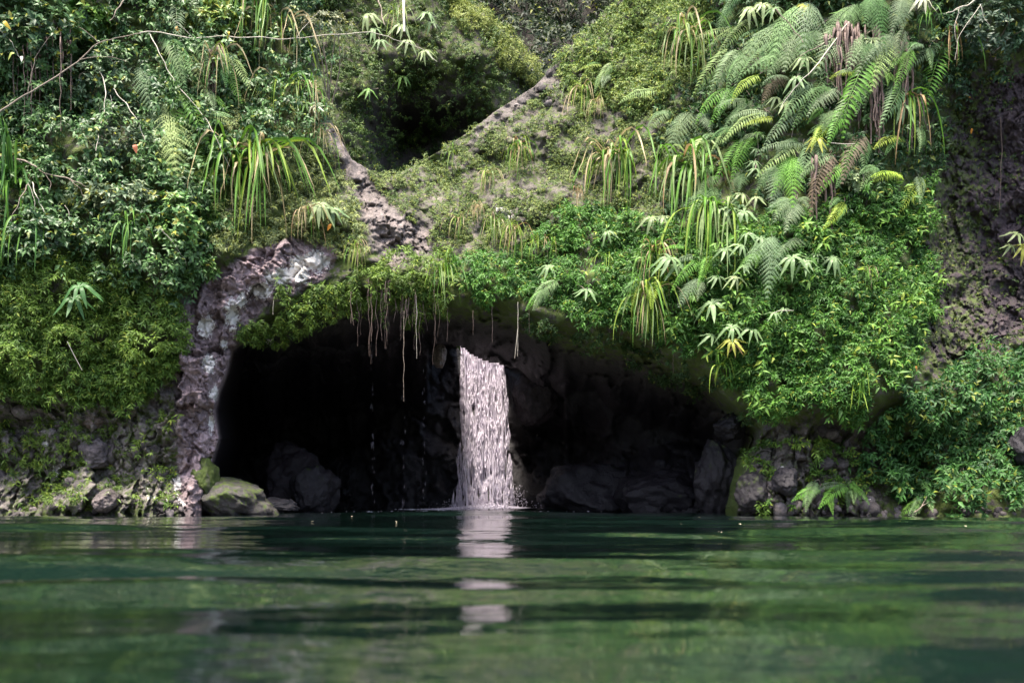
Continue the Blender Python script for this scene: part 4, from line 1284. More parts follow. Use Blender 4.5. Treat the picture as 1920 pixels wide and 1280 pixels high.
whorls('dark green large leaved plant among the left creeper', [(150, 538, 52, 8, 'd'), (140, 560, 46, 7, 'd')])
whorls('pale leaved plant right of the left lacy fern', [(296, 250, 30, 7, 'p')])
whorls('dull whorl over the cave lip below the tufts', [(1100, 545, 28, 7, 's'), (1030, 500, 28, 7, 's')])
whorls('silvery hanging leaves below the umbrella-like whorl', [(1255, 485, 42, 8, 's'), (1268, 500, 38, 6, 's')])


# ------------------------------------------------------------------ shrubs of the left slope
def shrub(label, u, v, ru, rv, n, L, W, cols, mat, yellow=0.08, depth=0.5, stems=5, group='shrubs on the slopes', sheet=None):
    root, rn = surf(u, v + rv * 0.8, sheet)
    e = empty('shrub', root, label, 'shrub', group)
    r = np.random.default_rng(int(abs(u * 7 + v)))
    c, _ = surf(u, v, sheet)
    Yc = c[1] - depth * 0.5
    ext = np.array((ru / FPX * Yc, depth * 0.6, rv / FPX * Yc))
    cen = pixel_at(u, v, Yc)
    tips = []
    for i in range(n):
        d = norm(r.normal(size=3)) * r.uniform(0.35, 1.0) ** 0.5
        if d[1] > 0.3: d[1] *= -0.6
        tips.append(cen + d * ext * (1 + 0.35 * perlin((d * 2.2 + u)[None])[0]))
    tips = np.array(tips)
    base, dd, nn, LL, CC = [], [], [], [], []
    for tp in tips:
        k = r.integers(7, 11)
        ax = norm((tp - cen) / ext + np.array((0, -0.3, 0.6)) + r.normal(size=3) * 0.25)
        e1 = norm(np.cross(ax, (0.2, 1, 0.1))); e2 = np.cross(ax, e1)
        mx = np.clip(r.normal(0.5, 0.3), 0, 1)
        cc = np.array(cols[0]) * (1 - mx) + np.array(cols[1]) * mx
        for j in range(k):
            a = j * 2.4 + r.uniform(0, .5)
            rad = e1 * math.cos(a) + e2 * math.sin(a)
            base.append(tp - ax * 0.06 * j / k)
            dd.append(rad * 0.9 + ax * 0.5 + (0, 0, -0.15) + r.normal(size=3) * 0.15)
            nn.append(ax + r.normal(size=3) * 0.3)
            LL.append(L * r.uniform(0.65, 1.2))
            q = cc * r.uniform(0.75, 1.25)
            if r.uniform() < yellow: q = np.array((0.24, 0.25, 0.03)) * r.uniform(0.6, 1.1)
            CC.append(q)
    LL = np.array(LL)
    v5, f5, c5 = leaf_mesh(np.array(base), np.array(dd), np.array(nn), LL, LL * W / L, np.array(CC), 0.2, 0.12)
    mesh_obj('foliage', v5 - root, f5, mat, e, attrs={'col': c5})
    for i in range(stems):
        tp = tips[r.integers(len(tips))]
        mid = (root + tp) / 2 + r.normal(size=3) * 0.06
        tube_obj('stem', smooth_path([root + r.normal(size=3) * 0.03, mid, tp], 9, 0.02, i), np.linspace(0.013, 0.005, 9), M_TWIG, e, 5, origin=root)
    return e


DK = ((0.020, 0.055, 0.020), (0.06, 0.125, 0.045))
shrub('shrub with pale glossy leaves on an arching branch across the left slope', 215, 368, 105, 26, 90, 0.10, 0.046, ((0.07, 0.12, 0.06), (0.19, 0.24, 0.13)), M_GLOSS, 0.12)
shrub('light green rosette leaved shrub below the left lacy fern', 335, 415, 58, 62, 95, 0.10, 0.046, ((0.05, 0.13, 0.03), (0.13, 0.24, 0.06)), M_GLOSS, 0.08)
shrub('yellow green sunlit shrub at the top of the left slope', 400, 36, 70, 28, 80, 0.10, 0.045, ((0.09, 0.18, 0.03), (0.22, 0.30, 0.06)), M_GLOSS, 0.2)
shrub('dark shrub in the upper left corner with yellow leaves', 60, 60, 90, 70, 120, 0.11, 0.055, DK, M_GLOSS, 0.06, 0.7)
shrub('bright leaved shrub above the leaning bare branch', 160, 32, 55, 34, 60, 0.12, 0.058, ((0.04, 0.12, 0.02), (0.12, 0.22, 0.035)), M_GLOSS, 0.1)
shrub('dull shrub above the middle of the left slope', 170, 150, 85, 60, 130, 0.09, 0.042, ((0.025, 0.06, 0.03), (0.085, 0.14, 0.065)), M_GLOSS, 0.05)
shrub('leafy shrub left of the pale glossy one with yellow sprigs', 60, 300, 75, 40, 90, 0.10, 0.046, ((0.03, 0.09, 0.025), (0.11, 0.19, 0.05)), M_GLOSS, 0.12)
shrub('grey leaved shrub between the leaning branch and the lacy fern', 215, 260, 70, 55, 120, 0.085, 0.04, ((0.035, 0.07, 0.035), (0.12, 0.17, 0.09)), M_GLOSS, 0.05)
shrub('dark low shrub at the left edge above the creeper', 60, 440, 110, 40, 110, 0.10, 0.05, DK, M_GLOSS, 0.05)
shrub('green shrub hanging over the rock left of the lichen', 370, 500, 42, 26, 45, 0.09, 0.036, ((0.03, 0.09, 0.02), (0.09, 0.17, 0.035)), M_GLOSS, 0.05)
shrub('dark shrub hanging in the upper right corner', 1860, 50, 90, 60, 110, 0.10, 0.042, ((0.014, 0.04, 0.02), (0.06, 0.10, 0.06)), M_GLOSS, 0.03, 0.7)
shrub('small shrub with whitish leaves low in the fern bank', 1600, 335, 20, 26, 22, 0.09, 0.04, ((0.10, 0.17, 0.08), (0.24, 0.30, 0.16)), M_LEAF, 0.03, 0.3, 3)
shrub('grey twiggy shrub under the long twig left of the notch', 610, 45, 52, 26, 60, 0.075, 0.028, ((0.12, 0.15, 0.08), (0.27, 0.28, 0.18)), M_LEAF, 0.15)

# ------------------------------------------------------------------ twigs, stems, roots
def stick(name, label, cat, pts, r0, r1, mat, out=0.25, sheet=None, n=26, wob=0.03, group=None, side=(), Y=None):
    ps = []
    for k, (u, v) in enumerate(pts):
        q, _ = surf(u, v, sheet)
        yy = (q[1] - out) if Y is None else Y
        ps.append((u, v, yy))
    ys = np.array([p[2] for p in ps]); ys = ys * 0.5 + 0.5 * np.linspace(ys[0], ys[-1], len(ys)); ys = np.minimum(ys, np.array([p[2] for p in ps]))
    W = np.array([pixel_at(p[0], p[1], y) for p, y in zip(ps, ys)])
    o = W[0]
    e = tube_obj(name, smooth_path(W, n, wob, int(abs(pts[0][0]))), np.linspace(r0, r1, n), mat, None, 6, origin=o)
    e.location = o
    tag(e, label, cat, group)
    for sd in side:
        q = [pixel_at(u, v, np.interp(u, [min(pts[0][0], pts[-1][0]), max(pts[0][0], pts[-1][0])], [ys[0], ys[-1]] if pts[0][0] < pts[-1][0] else [ys[-1], ys[0]]) - 0.02) for (u, v) in sd]
        tube_obj('twig', smooth_path(q, 12, 0.02, int(abs(sd[0][0]))), np.linspace(r1 * 0.9 + 0.001, 0.002, 12), mat, e, 5, origin=o)
    return e


stick('leaning_branch', 'bare brown branch leaning up from the left edge to the long twig', 'branch', [(-30, 240), (20, 195), (80, 160), (140, 120), (180, 85), (215, 72), (265, 62)], 0.015, 0.006, M_TWIG, 0.7,
      side=([(150, 112), (175, 108), (205, 107), (240, 116)], [(52, 172), (62, 130), (72, 98), (108, 50)], [(185, 82), (165, 62), (146, 50)]))
stick('long_twig', 'long pale twig running across the top of the left slope to the rear mound', 'twig', [(262, 62), (300, 61), (360, 72), (420, 68), (500, 72), (560, 72), (640, 64), (700, 62), (740, 74), (790, 92), (820, 116)], 0.010, 0.004, M_PALE, 0.5, n=40,
      side=([(556, 70), (580, 40), (600, 20)], [(364, 72), (340, 50), (310, 20)]))
stick('bare_vine', 'thin pale stem running diagonally down across the left ferns', 'stem', [(280, 62), (300, 100), (320, 142), (350, 180), (380, 215), (400, 250), (430, 312)], 0.007, 0.004, M_PALE, 0.55)
stick('bare_vine', 'thin pale stem in the middle of the left slope, ending in the dark', 'stem', [(212, 165), (235, 195), (255, 222), (270, 258), (278, 278)], 0.007, 0.004, M_PALE, 0.55)
stick('hanging_vine', 'forked thin stem hanging on the middle of the left slope', 'stem', [(185, 130), (198, 170), (195, 210), (185, 245), (181, 282)], 0.008, 0.004, M_PALE, 0.5, side=([(208, 180), (212, 220), (196, 240), (182, 270)], [(208, 190), (212, 240), (220, 280), (226, 310)]))
stick('slanting_twig', 'brown twig slanting down from the top edge', 'twig', [(236, -4), (220, 18), (206, 42)], 0.012, 0.006, M_TWIG, 0.6)
stick('thin_vine', 'thin vine with a white leaf in the upper left', 'vine', [(-6, 50), (18, 76), (30, 95), (40, 112)], 0.006, 0.004, M_PALE, 0.6)
stick('low_branch', 'grey branch in the left shrubs at the edge of the picture', 'branch', [(-10, 292), (20, 296), (60, 308), (84, 325), (130, 336), (160, 350)], 0.018, 0.006, M_TWIG, 0.55, side=([(84, 325), (96, 345), (90, 362)], [(130, 336), (150, 355), (158, 372)]))
stick('crossed_stem', 'reddish stem crossing the dark strap leaves at the left edge', 'stem', [(52, 345), (38, 375), (20, 415)], 0.008, 0.005, M_TWIG, 0.6)
stick('hanging_vine', 'bent pale stems hanging above the left creeper', 'stem', [(60, 340), (68, 365), (76, 385), (96, 412)], 0.008, 0.004, M_PALE, 0.5, side=([(122, 385), (130, 402), (128, 415)], [(52, 342), (64, 370), (66, 400)]))
stick('hanging_vine', 'thin pale stems hanging left of the lichen rock', 'stem', [(300, 430), (325, 455), (340, 478), (352, 500)], 0.006, 0.003, M_PALE, 0.45, side=([(318, 446), (330, 470), (338, 492)],))
stick('hanging_cane', 'pale thin trunk hanging straight down at the top above the rear mound', 'stem', [(756, -12), (757, 20), (758, 60)], 0.03, 0.022, M_PALE, 0.6, sheet=rear, wob=0.01)
stick('brown_vine', 'thin brown stem left of the pale trunk above the rear mound', 'stem', [(708, -10), (714, 20), (721, 46)], 0.014, 0.008, M_TWIG, 0.6, sheet=rear)
stick('dark_twig', 'dark twig leaning over the grey ferns on the right bank', 'twig', [(1452, 18), (1470, 35), (1490, 58), (1506, 80)], 0.008, 0.005, M_ROOT, 0.7)
stick('thin_twig', 'thin twig slanting through the right bank ferns beside brown stems', 'twig', [(1590, 45), (1560, 70), (1530, 90), (1500, 104)], 0.008, 0.004, M_TWIG, 0.6)
stick('leaning_twig', 'pale twig rising to the left through the feathery whorls', 'twig', [(1590, 42), (1552, 96), (1520, 135), (1490, 165), (1465, 200)], 0.007, 0.005, M_PALE, 0.65)
stick('level_twig', 'short level twig in the dark gap under the brown stems', 'twig', [(1556, 268), (1580, 270), (1602, 270)], 0.006, 0.005, M_PALE, 0.35, wob=0.0)
stick('bare_twig', 'bare forked grey twig at the top right corner', 'twig', [(1850, -14), (1820, 6), (1795, 17), (1775, 26)], 0.012, 0.006, M_PALE, 0.7, side=([(1840, 8), (1815, 42), (1796, 76), (1792, 112)], [(1800, 15), (1790, 50), (1793, 80)], [(1838, 8), (1844, 30), (1856, 48)]))
stick('wall_vine', 'thin reddish vine hanging on the wet wall at right', 'vine', [(1876, 220), (1878, 280), (1876, 340), (1875, 392)], 0.008, 0.004, M_ROOT, 0.15)
stick('creeper_twig', 'thin twig pointing right out of the small whorl in the creeper', 'twig', [(1445, 590), (1460, 583), (1475, 582), (1488, 582)], 0.005, 0.003, M_PALE, 0.4, wob=0)
stick('leaning_reed', 'dry orange stem leaning below the long strap leaves on the wet wall', 'stem', [(1725, 172), (1732, 210), (1746, 268)], 0.014, 0.006, M_TWIG, 0.5)
stick('dry_twig', 'dry stem lying across the left olive creeper', 'stem', [(126, 640), (138, 664), (154, 694)], 0.006, 0.004, M_PALE, 0.45, wob=0.0)
stick('waterside_twig', 'dead twig lying in the ferns at the lower right water line', 'twig', [(1712, 962), (1730, 948), (1746, 938)], 0.010, 0.006, M_TWIG, 0.35, side=([(1724, 953), (1735, 938), (1738, 928)],))


def root_bundle(label, stems, mat=M_ROOT, rad=0.02, sheet=None, out=0.15):
    u0, v0 = stems[0][0], stems[0][1]
    root, _ = surf(u0, v0, sheet)
    e = empty('root_bundle', root, label, 'roots', 'hanging root bundles')
    for i, (u, v1, v2) in enumerate(stems):
        q, _ = surf(u, v1, sheet); q2, _ = surf(u, v2, sheet)
        Y = min(q[1], q2[1]) - out * random.uniform(0.6, 1.6)
        n = 14
        vs = np.linspace(v1, v2, n)
        us = u + 5 * perlin(np.stack([vs / 30, 0 * vs + i, 0 * vs + u], -1))
        pts = P(us, vs, np.full(n, Y))
        pts[0] = q
        rr = rad * random.uniform(0.5, 1.3) * (1 - 0.6 * np.linspace(0, 1, n)) * (1 + 0.3 * np.sin(np.linspace(0, 20, n)))
        tube_obj('root', pts, rr, mat, e, 5, origin=root)
    return e


def many(u0, u1, v0, v1, n, jit=40):
    return [(random.uniform(u0, u1), v0 + random.uniform(-jit, jit) * 0.4, v1 + random.uniform(-jit, jit)) for _ in range(n)]


root_bundle('brown dead roots hanging below the top left ferns of the right bank', many(1545, 1575, 50, 160, 12))
root_bundle('thick brown hanging roots between the cascading ferns', many(1580, 1605, 40, 130, 8), rad=0.025)
root_bundle('pale brown roots hanging straight down in the middle of the right bank', many(1632, 1660, 130, 240, 12), rad=0.022)
root_bundle('dark root curtain behind the ferns on the right bank', many(1560, 1720, 60, 240, 34, 60), rad=0.016, out=0.05)
root_bundle('brown roots hanging right of the lacy middle fern', many(1668, 1705, 90, 175, 10))
root_bundle('thin brown roots below the withering fern', many(1520, 1570, 290, 400, 12))
root_bundle('brown roots behind the bright fern pair on the left slope', many(385, 425, 100, 190, 10))
root_bundle('brown roots under the pale green fern on the left slope', many(312, 345, 110, 160, 6))
root_bundle('dim roots hanging in the dark of the upper left slope', many(20, 150, 60, 200, 18, 60), rad=0.012, out=0.3)


# roots and drips at the cave mouth
def mouth_root(label, u, v1, v2, r=0.010, mat=M_ROOT, fork=False, Y=14.9):
    q, _ = surf(u, v1)
    Y = min(Y, q[1] - 0.05)
    n = 22
    vs = np.linspace(v1, v2, n)
    us = u + 2.2 * perlin(np.stack([vs / 25, 0 * vs + u, 0 * vs], -1))
    pts = P(us, vs, np.full(n, Y))
    pts[0, 1] = q[1]
    o = tube_obj('hanging_root', pts, np.linspace(r * 0.65, r * 0.28, n), mat, None, 5, origin=pts[0])
    o.location = pts[0]
    tag(o, label, 'root', 'roots hanging into the cave mouth')
    if fork:
        b = P(np.linspace(u, u + fork, 8), np.linspace((v1 + v2) / 2, v2 + 4, 8), np.full(8, Y - 0.02))
        tube_obj('rootlet', b, np.linspace(r * 0.6, r * 0.3, 8), mat, o, 4, origin=pts[0])


mouth_root('longest hanging root, a pale thread in the dark left of the waterfall', 757, 575, 752, 0.009, M_TWIG)
mouth_root('short forked root at the left under the cave lip', 658, 545, 606, 0.010, fork=5)
mouth_root('brown root right of the forked one under the cave lip', 697, 530, 640, 0.010)
mouth_root('thin root beside the longest one, slightly shorter', 781, 550, 672, 0.007, M_PALE)
mouth_root('thin root hanging above the small leafy sprig near the fall', 839, 575, 640, 0.006)
mouth_root('faint root hanging just left of the waterfall top', 887, 580, 628, 0.006)
mouth_root('root hanging over the waterfall top', 923, 572, 642, 0.008)
mouth_root('long root hanging right of the waterfall', 971, 565, 668, 0.009, M_PALE, fork=-6)
mouth_root('short root right of the long one, near the leafy lip', 992, 580, 626, 0.006)
mouth_root('root hanging from the right creeper over the dark roof', 1112, 590, 625, 0.006)
mouth_root('rightmost thin root below the right creeper', 1262, 640, 700, 0.006)
mouth_root('pale short root under the olive pad at the left of the lip', 512, 560, 590, 0.007, M_PALE)
root_bundle('fine reddish rootlets hanging under the left part of the lip', many(680, 735, 525, 572, 16, 14), rad=0.007)
root_bundle('fine long root threads hanging left of the waterfall', many(670, 830, 550, 650, 22, 45), rad=0.004)
root_bundle('fine rootlets hanging under the middle of the lip', many(740, 800, 555, 600, 12, 14), rad=0.007)


def spindles(c, ln, wd, sides=4):
    """vertical drop shapes: centres c, lengths, widths"""
    n = len(c)
    a = np.arange(sides) * 2 * math.pi / sides
    ring = np.stack([np.cos(a), np.sin(a), 0 * a], -1)[None] * wd[:, None, None] * 0.5 + c[:, None] + np.array((0, 0, -0.12)) * ln[:, None, None]
    top = c + np.array((0, 0, 0.5)) * ln[:, None]
    bot = c - np.array((0, 0, 0.5)) * ln[:, None]
    v = np.concatenate([top[:, None], ring, bot[:, None]], 1).reshape(-1, 3)
    k = (np.arange(n) * (sides + 2))[:, None]
    f = []
    for i in range(sides):
        j = (i + 1) % sides
        f.append(np.concatenate([k, k + 1 + i, k + 1 + j], 1))
        f.append(np.concatenate([k + sides + 1, k + 1 + j, k + 1 + i], 1))
    return v, np.concatenate(f)


def drip(label, u, v1, v2, n, Y):
    vs = np.sort(RNG.uniform(v1, v2, n))
    c = P(u + RNG.normal(size=n) * 2.2, vs, np.full(n, Y))
    v, f = spindles(c, RNG.uniform(0.03, 0.14, n), RNG.uniform(0.0018, 0.0035, n))
    o = mesh_obj('dripping_water', v - c[0], f, M_FOAM, smooth=True)
    o.location = c[0]
    tag(o, label, 'water drops', 'threads of dripping water')


drip('falling drops in a dotted thread, leftmost across the dark cave', 698, 600, 950, 30, 16.3)
drip('falling drops below the longest hanging root', 757, 740, 950, 16, 16.3)
drip('falling drops in the thread nearest to the waterfall', 795, 590, 950, 22, 16.3)


# ------------------------------------------------------------------ waterfall
def waterfall():
    Y = 19.2
    sc = Y / FPX
    topu = np.array([862, 868, 885, 905, 945]); topv = np.array([640, 640, 652, 660, 668])
    base = pixel_at(915, 955, Y)
    e = empty('waterfall', (base[0], base[1], 0), 'white waterfall dropping through the cave roof into the pool', 'waterfall')
    org = np.array((base[0], base[1], 0))
    r = np.random.default_rng(3)
    ztop = CAMH + (HOR - 640) * sc
    # streaming ribbons
    vs, fs, off = [], [], 0
    nst = 300
    for i in range(nst):
        a = np.clip(r.beta(1.5, 1.5), 0, 1)
        z0 = CAMH + (HOR - np.interp(862 + 84 * a, topu, topv)) * sc + 0.35
        # most ribbons begin at the top, some lower
        full = r.uniform() < 0.35
        zs = z0 if full else r.uniform(0.5, z0)
        zl = r.uniform(0.25, 1.1) if not full else r.uniform(0.8, z0)
        ze = max(0.0, zs - zl)
        m = 12
        z = np.linspace(zs, ze, m)
        fall = np.clip((z0 - z) / z0, 0, 1)
        widen = 1 + 0.05 * fall
        ucen = 865 + 80 * a
        x = ((ucen - 905) * widen + 905 + 7 * fall - 960) * sc
        x = x + 0.02 * perlin(np.stack([z * 4, z * 0 + i * 1.7, z * 0], -1)) + 0.006 * r.normal()
        y = Y - 0.16 * np.sqrt(fall) + r.normal() * 0.05 + 0.02 * perlin(np.stack([z * 5, z * 0 + i, z * 0 + 9], -1))
        w = r.uniform(0.010, 0.045) * (0.5 + 0.5 * np.abs(perlin(np.stack([z * 6, z * 0 + i * 3.1, z * 0], -1))) * 2) * np.minimum(1, np.linspace(0.1, 6, m)) * np.minimum(1, np.linspace(6, 0.1, m))
        v = np.stack([np.stack([x - w / 2, y + 0.01, z], -1), np.stack([x, y - 0.012, z], -1), np.stack([x + w / 2, y + 0.01, z], -1)], 1).reshape(-1, 3)
        k = np.arange(m - 1) * 3 + off
        vs.append(v)
        fs.append(np.concatenate([np.stack([k, k + 1, k + 4, k + 3], 1), np.stack([k + 1, k + 2, k + 5, k + 4], 1)]))
        off += len(v)
    mesh_obj('water_curtain', np.concatenate(vs) - org, np.concatenate(fs), M_FOAM, e, smooth=True)
    # drops and broken water
    n = 17000
    a = r.beta(1.15, 1.15, n) * 1.15 - 0.075
    fall = r.uniform(0, 1, n) ** 0.8
    z0 = CAMH + (HOR - np.interp(862 + 84 * a, topu, topv)) * sc + 0.2
    z = z0 * (1 - fall)
    spread = np.where((a < 0) | (a > 1), fall, 1.0)
    a = np.where(a < 0, a * fall * 1.6, np.where(a > 1, 1 + (a - 1) * fall * 1.6, a))
    a = a + 0.10 * fall * perlin(np.stack([z * 2.2, a * 3, 0 * z], -1)) * np.abs(a - 0.5) * 2
    x = ((865 + 80 * a - 905) * (1 + 0.05 * fall + 0.16 * fall ** 5) + 905 + 7 * fall - 960) * sc
    gap = perlin(np.stack([x * 14, 0 * x + 3, z * 2.4], -1)) + 0.5 * perlin(np.stack([x * 30, 0 * x + 8, z * 5], -1)) > -0.22
    x, z, fall = x[gap], z[gap], fall[gap]
    n = len(x)
    y = Y - 0.16 * np.sqrt(fall) + r.normal(size=n) * 0.07
    v, f = spindles(np.stack([x, y, z], -1), r.uniform(0.04, 0.22, n), r.uniform(0.004, 0.011, n))
    d = mesh_obj('broken_water', v - org, f, M_FOAM, e, smooth=True)
    d['kind'] = 'stuff'
    # splash
    n = 900
    ang = r.uniform(0, 2 * math.pi, n)
    rad = np.abs(r.normal(size=n)) * 0.34 + 0.15
    hgt = np.abs(r.normal(size=n)) * 0.22 * np.exp(-rad * 1.1)
    c = np.stack([base[0] + 0.03 + np.cos(ang) * rad * 1.25, base[1] - 0.2 + np.sin(ang) * rad * 0.6, hgt + 0.01], -1)
    n2 = 130
    th = r.uniform(0, 1, n2)
    c2 = np.stack([base[0] + 0.40 + 0.28 * th + r.normal(size=n2) * 0.05, base[1] - 0.3 + r.normal(size=n2) * 0.1,
                   0.08 + 0.42 * np.sin(th * 2.6) * r.uniform(0.2, 1, n2)], -1)
    c = np.concatenate([c, c2])
    v, f = spindles(c, r.uniform(0.010, 0.03, len(c)), r.uniform(0.008, 0.022, len(c)))
    d = mesh_obj('splash', v - org, f, M_FOAM, e, smooth=True)
    d['kind'] = 'stuff'
    # foam sheet where the fall meets the pool: low heaped bubbles
    n = 5200
    ang = r.uniform(0, 2 * math.pi, n)
    rad = np.abs(r.normal(size=n)) * 0.42
    c = np.stack([base[0] + np.cos(ang) * rad * 1.5, base[1] - 0.12 + np.sin(ang) * rad * 0.75, 0.012 + 0.16 * np.exp(-rad * 3.0) * r.uniform(0, 1, n)], -1)
    v, f = spindles(c, r.uniform(0.012, 0.04, n), r.uniform(0.03, 0.09, n), 6)
    d = mesh_obj('foam', v - org, f, M_FOAM, e, smooth=True)
    d['kind'] = 'stuff'
    # sparse flecks drifting off along the back of the cave
    n = 240
    c = np.stack([r.normal(size=n) * 1.4 + base[0] - 0.6, base[1] - 0.3 - np.abs(r.normal(size=n)) * 1.1, np.full(n, 0.008)], -1)
    v, f = spindles(c, np.full(n, 0.012), r.uniform(0.02, 0.06, n), 6)
    d = mesh_obj('drifting_foam', v - org, f, M_FOAM, e, smooth=True)
    d['kind'] = 'stuff'


waterfall()


# ------------------------------------------------------------------ boulders and stones
def ico(sub):
    import bmesh
    bm = bmesh.new()
    bmesh.ops.create_icosphere(bm, subdivisions=sub, radius=1)
    v = np.array([x.co[:] for x in bm.verts])
    f = np.array([[y.index for y in x.verts] for x in bm.faces])
    bm.free()
    return v, f


ICO = {k: ico(k) for k in (2, 3, 5)}


def rock_shape(sub, seed, ang=0.5, rough=0.12):
    v, f = ICO[sub]
    v = v.copy()
    r = np.random.default_rng(seed)
    for k in range(9):
        n = norm(r.normal(size=3))
        h = r.uniform(0.62, 0.95)
        d = v @ n
        v = v - np.maximum(d - h, 0)[:, None] * n * ang * 1.6
    v = v * (1 + rough * fbm(v * 1.7 + seed * 3.1, 4))[:, None]
    if sub >= 5:
        v = v * (1 - 0.10 * np.abs(fbm(v * 2.6 + seed, 4)) + 0.025 * fbm(v * 9 + seed, 3))[:, None]
    return v, f


def boulder(label, u, v, ru, rv, Y, seed, moss, wet, tint, depth=None, tilt=0.0, lich=0.0, name='boulder', shape=None):
    c = pixel_at(u, v, Y)
    sx, sz = ru / FPX * Y, rv / FPX * Y
    vv, ff = rock_shape(5, seed, 0.45, 0.16)
    vv = vv * (sx, depth or sx, sz)
    ct, st = math.cos(tilt), math.sin(tilt)
    vv = np.stack([vv[:, 0] * ct - vv[:, 2] * st, vv[:, 1], vv[:, 0] * st + vv[:, 2] * ct], -1)
    up = vv[:, 2] / max(sz, 0.01)
    mkk = np.stack([np.clip(moss + 0.12 * up, 0, 1), np.full(len(vv), lich), np.clip(wet + 0.5 * sm(-(vv[:, 2] + c[2]), -0.15, 0.0), 0, 1)], -1)
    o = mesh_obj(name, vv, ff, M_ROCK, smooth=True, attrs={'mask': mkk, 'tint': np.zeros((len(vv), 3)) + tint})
    o.location = c
    tag(o, label, 'boulder', 'boulders in and beside the cave')
    return o


boulder('mossy sloping boulder at the foot of the left pillar, running into the water', 432, 935, 92, 46, 15.1, 4, 0.42, 0.35, (0.085, 0.078, 0.072), 0.6, -0.42)
boulder('upright mossy boulder wedged under the left pillar', 388, 905, 26, 48, 14.95, 8, 0.62, 0.1, (0.08, 0.08, 0.06), 0.4, 0.1)
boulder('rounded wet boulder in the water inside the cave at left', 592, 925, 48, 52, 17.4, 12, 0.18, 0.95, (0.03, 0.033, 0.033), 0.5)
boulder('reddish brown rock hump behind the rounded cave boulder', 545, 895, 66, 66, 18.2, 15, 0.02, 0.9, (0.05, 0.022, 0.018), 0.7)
boulder('low wet rocks between the sloping boulder and the rounded one', 520, 950, 40, 18, 16.0, 19, 0.15, 0.6, (0.12, 0.11, 0.11), 0.4)
boulder('broad dark hump of rock right of the waterfall', 1105, 930, 95, 66, 18.2, 23, 0.12, 1.0, (0.015, 0.018, 0.015), 0.8)  # cave boulders: wet value and tint darkened to stand in for shade
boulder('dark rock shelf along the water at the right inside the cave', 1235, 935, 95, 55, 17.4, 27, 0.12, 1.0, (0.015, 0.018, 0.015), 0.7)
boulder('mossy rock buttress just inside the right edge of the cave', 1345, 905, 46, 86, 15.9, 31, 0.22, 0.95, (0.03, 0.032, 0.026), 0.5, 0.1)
boulder('hanging rock knob at the upper right inside of the cave', 1366, 800, 30, 28, 15.5, 35, 0.2, 0.9, (0.04, 0.04, 0.035), 0.4)
boulder('small pale rock knob beside the top of the waterfall', 824, 666, 15, 24, 18.4, 39, 0.1, 0.0, (0.16, 0.13, 0.11), 0.3)
boulder('dark speckled rock shoulder right of the waterfall top', 1000, 745, 48, 55, 19.3, 43, 0.1, 0.6, (0.10, 0.08, 0.09), 0.5, -0.5)
boulder('dark rock with white droppings right of the cave, above the water', 1472, 905, 28, 30, 14.1, 47, 0.12, 0.6, (0.05, 0.045, 0.05), 0.3)
boulder('dark angular rock at the right cave foot', 1412, 925, 34, 42, 14.35, 51, 0.30, 0.8, (0.05, 0.045, 0.05), 0.35)
boulder('black wet boulder at the right edge of the picture', 1918, 838, 22, 36, 14.2, 55, 0.0, 0.8, (0.05, 0.05, 0.07), 0.4)
boulder('pale angular rock at the left water line', 200, 940, 26, 24, 14.2, 59, 0.2, 0.1, (0.12, 0.10, 0.098), 0.25, lich=0.25)
boulder('grey purple block in the low rock wall at left', 180, 850, 34, 28, 14.75, 63, 0.1, 0.1, (0.14, 0.12, 0.125), 0.25)
boulder('brown wedge shaped block jutting from the left wall', 185, 790, 26, 16, 14.8, 67, 0.1, 0.0, (0.15, 0.115, 0.10), 0.3, 0.35)

# stones bedded in the foot of the cliff
STONES = []
for k in range(7):
    vv, ff = rock_shape(2 if k else 3, 100 + k, 0.6, 0.15)
    o = mesh_obj('stone', vv, ff, M_ROCK, smooth=False, attrs={'mask': np.tile((0.30 * (k % 3) / 2 + 0.05, 0.25 if k == 4 else 0, 0.12 * (k % 4)), (len(vv), 1)),
                                                          'tint': np.tile(np.array((0.13, 0.112, 0.112)) * (0.55 + 0.14 * k), (len(vv), 1))})
    STONES.append(o.data)
    bpy.data.objects.remove(o)


def scatter_stones(n, u0, u1, v0, v1, s0, s1):
    for i in range(n):
        u = random.uniform(u0, u1); v = random.uniform(v0, v1)
        p, nr = surf(u, v)
        s = random.uniform(s0, s1) / FPX * p[1]
        M = Matrix.Translation(p - nr * s * 0.25) @ Matrix.Rotation(random.uniform(0, 6.3), 4, Vector((random.gauss(0, 1), random.gauss(0, 1), random.gauss(0, 1))).normalized()) \
            @ Matrix.Diagonal((s * random.uniform(0.7, 1.3), s * random.uniform(0.6, 1), s * random.uniform(0.6, 1.1), 1))
        inst('stone', random.choice(STONES), cliff, M)


scatter_stones(16, -40, 330, 948, 966, 4, 10)
scatter_stones(16, -20, 325, 770, 935, 7, 20)
scatter_stones(6, 300, 400, 940, 962, 5, 10)
scatter_stones(26, 1390, 1640, 930, 964, 7, 18)
scatter_stones(18, 1420, 1600, 800, 920, 8, 20)
scatter_stones(36, 1640, 1960, 952, 968, 5, 12)
scatter_stones(20, 960, 1060, 110, 200, 5, 14)

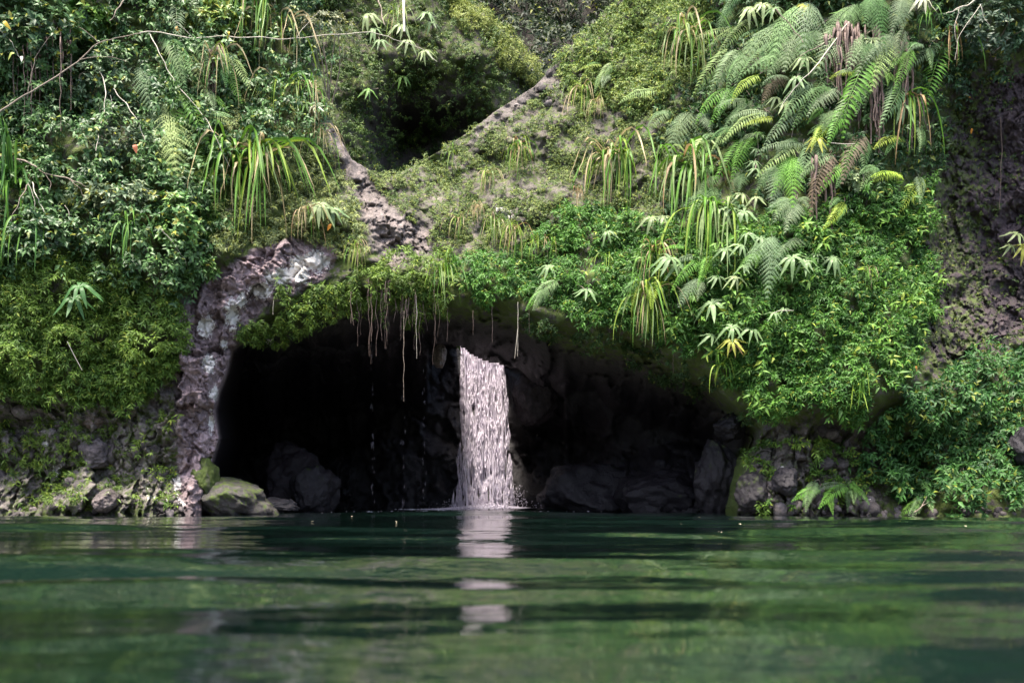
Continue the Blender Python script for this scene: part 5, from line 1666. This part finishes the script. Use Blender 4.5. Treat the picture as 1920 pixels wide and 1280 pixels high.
# ------------------------------------------------------------------ small loose things
def loose_leaf(label, u, v, l, col, cat='leaf', sheet=None, out=0.2, group=None, name='fallen_leaf'):
    p, _ = surf(u, v, sheet)
    c = pixel_at(u, v, p[1] - out)
    L = l / FPX * c[1]
    o = bpy.data.objects.new(name, random.choice(LANCE))
    link(o)
    x, y, z, _ = basis(norm((random.uniform(-1, 1), -0.3, -0.5)), (0, -0.8, 0.5))
    o.matrix_basis = mat4(x * L, y * L * 2.6, z * L, c)
    o.color = (*col, 1)
    tag(o, label, cat, group)


OR = (0.50, 0.20, 0.02)
loose_leaf('orange dead leaf on the moss at the foot of the wet wall', 1716, 686, 10, (0.55, 0.16, 0.03))
loose_leaf('rusty leaf beside the lime green fern at the wet wall edge', 1731, 352, 14, (0.35, 0.12, 0.05))
loose_leaf('orange leaf high on the wet wall', 1812, 180, 9, OR)
loose_leaf('orange leaf lower on the wet wall', 1822, 241, 9, OR)
loose_leaf('orange leaf hanging above the left ferns', 328, 52, 12, OR, out=0.5)
loose_leaf('orange leaf under the pale drooping whorl left of the notch', 620, 420, 14, OR, out=0.35)
loose_leaf('yellow leaf at the left edge, near the top', 6, 41, 16, (0.45, 0.33, 0.03), out=0.8)
loose_leaf('white leaf on the thin vine in the upper left', 40, 106, 11, (0.75, 0.75, 0.65), out=0.8)
loose_leaf('pale yellow green leaf beside the thin vine in the upper left', 27, 100, 16, (0.35, 0.42, 0.12), out=0.8)
loose_leaf('bright yellow leaf in the dry grass left of the notch', 430, 60, 12, (0.45, 0.34, 0.03), out=0.6)
loose_leaf('reddish bromeliad-like dead leaf in the left shrubs', 250, 272, 18, (0.30, 0.09, 0.04), out=0.5)

SPECK = [(1310, 972), (1232, 971), (1274, 985), (1350, 1002), (1207, 972), (1115, 975), (1195, 978), (1808, 989), (588, 980), (745, 980), (870, 978), (405, 977), (948, 974), (1385, 985), (660, 970)]
for i, (u, v) in enumerate(SPECK):
    Y = CAMH * FPX / (v - HOR)
    o = bpy.data.objects.new('floating_petal', LANCE[0])
    link(o)
    s = random.uniform(0.022, 0.036) * (1.5 if u in (1350, 1808) else 1)
    o.matrix_basis = Matrix.Translation(((u - 960) / FPX * Y, Y, 0.018)) @ Matrix.Rotation(random.uniform(0, 6.3), 4, 'Z') @ Matrix.Diagonal((s, s * 3, s, 1))
    o.color = (0.38, 0.34, 0.26, 1)
    tag(o, 'tiny pale petal floating on the dark pool in front of the cave', 'petal', 'petals floating on the pool')
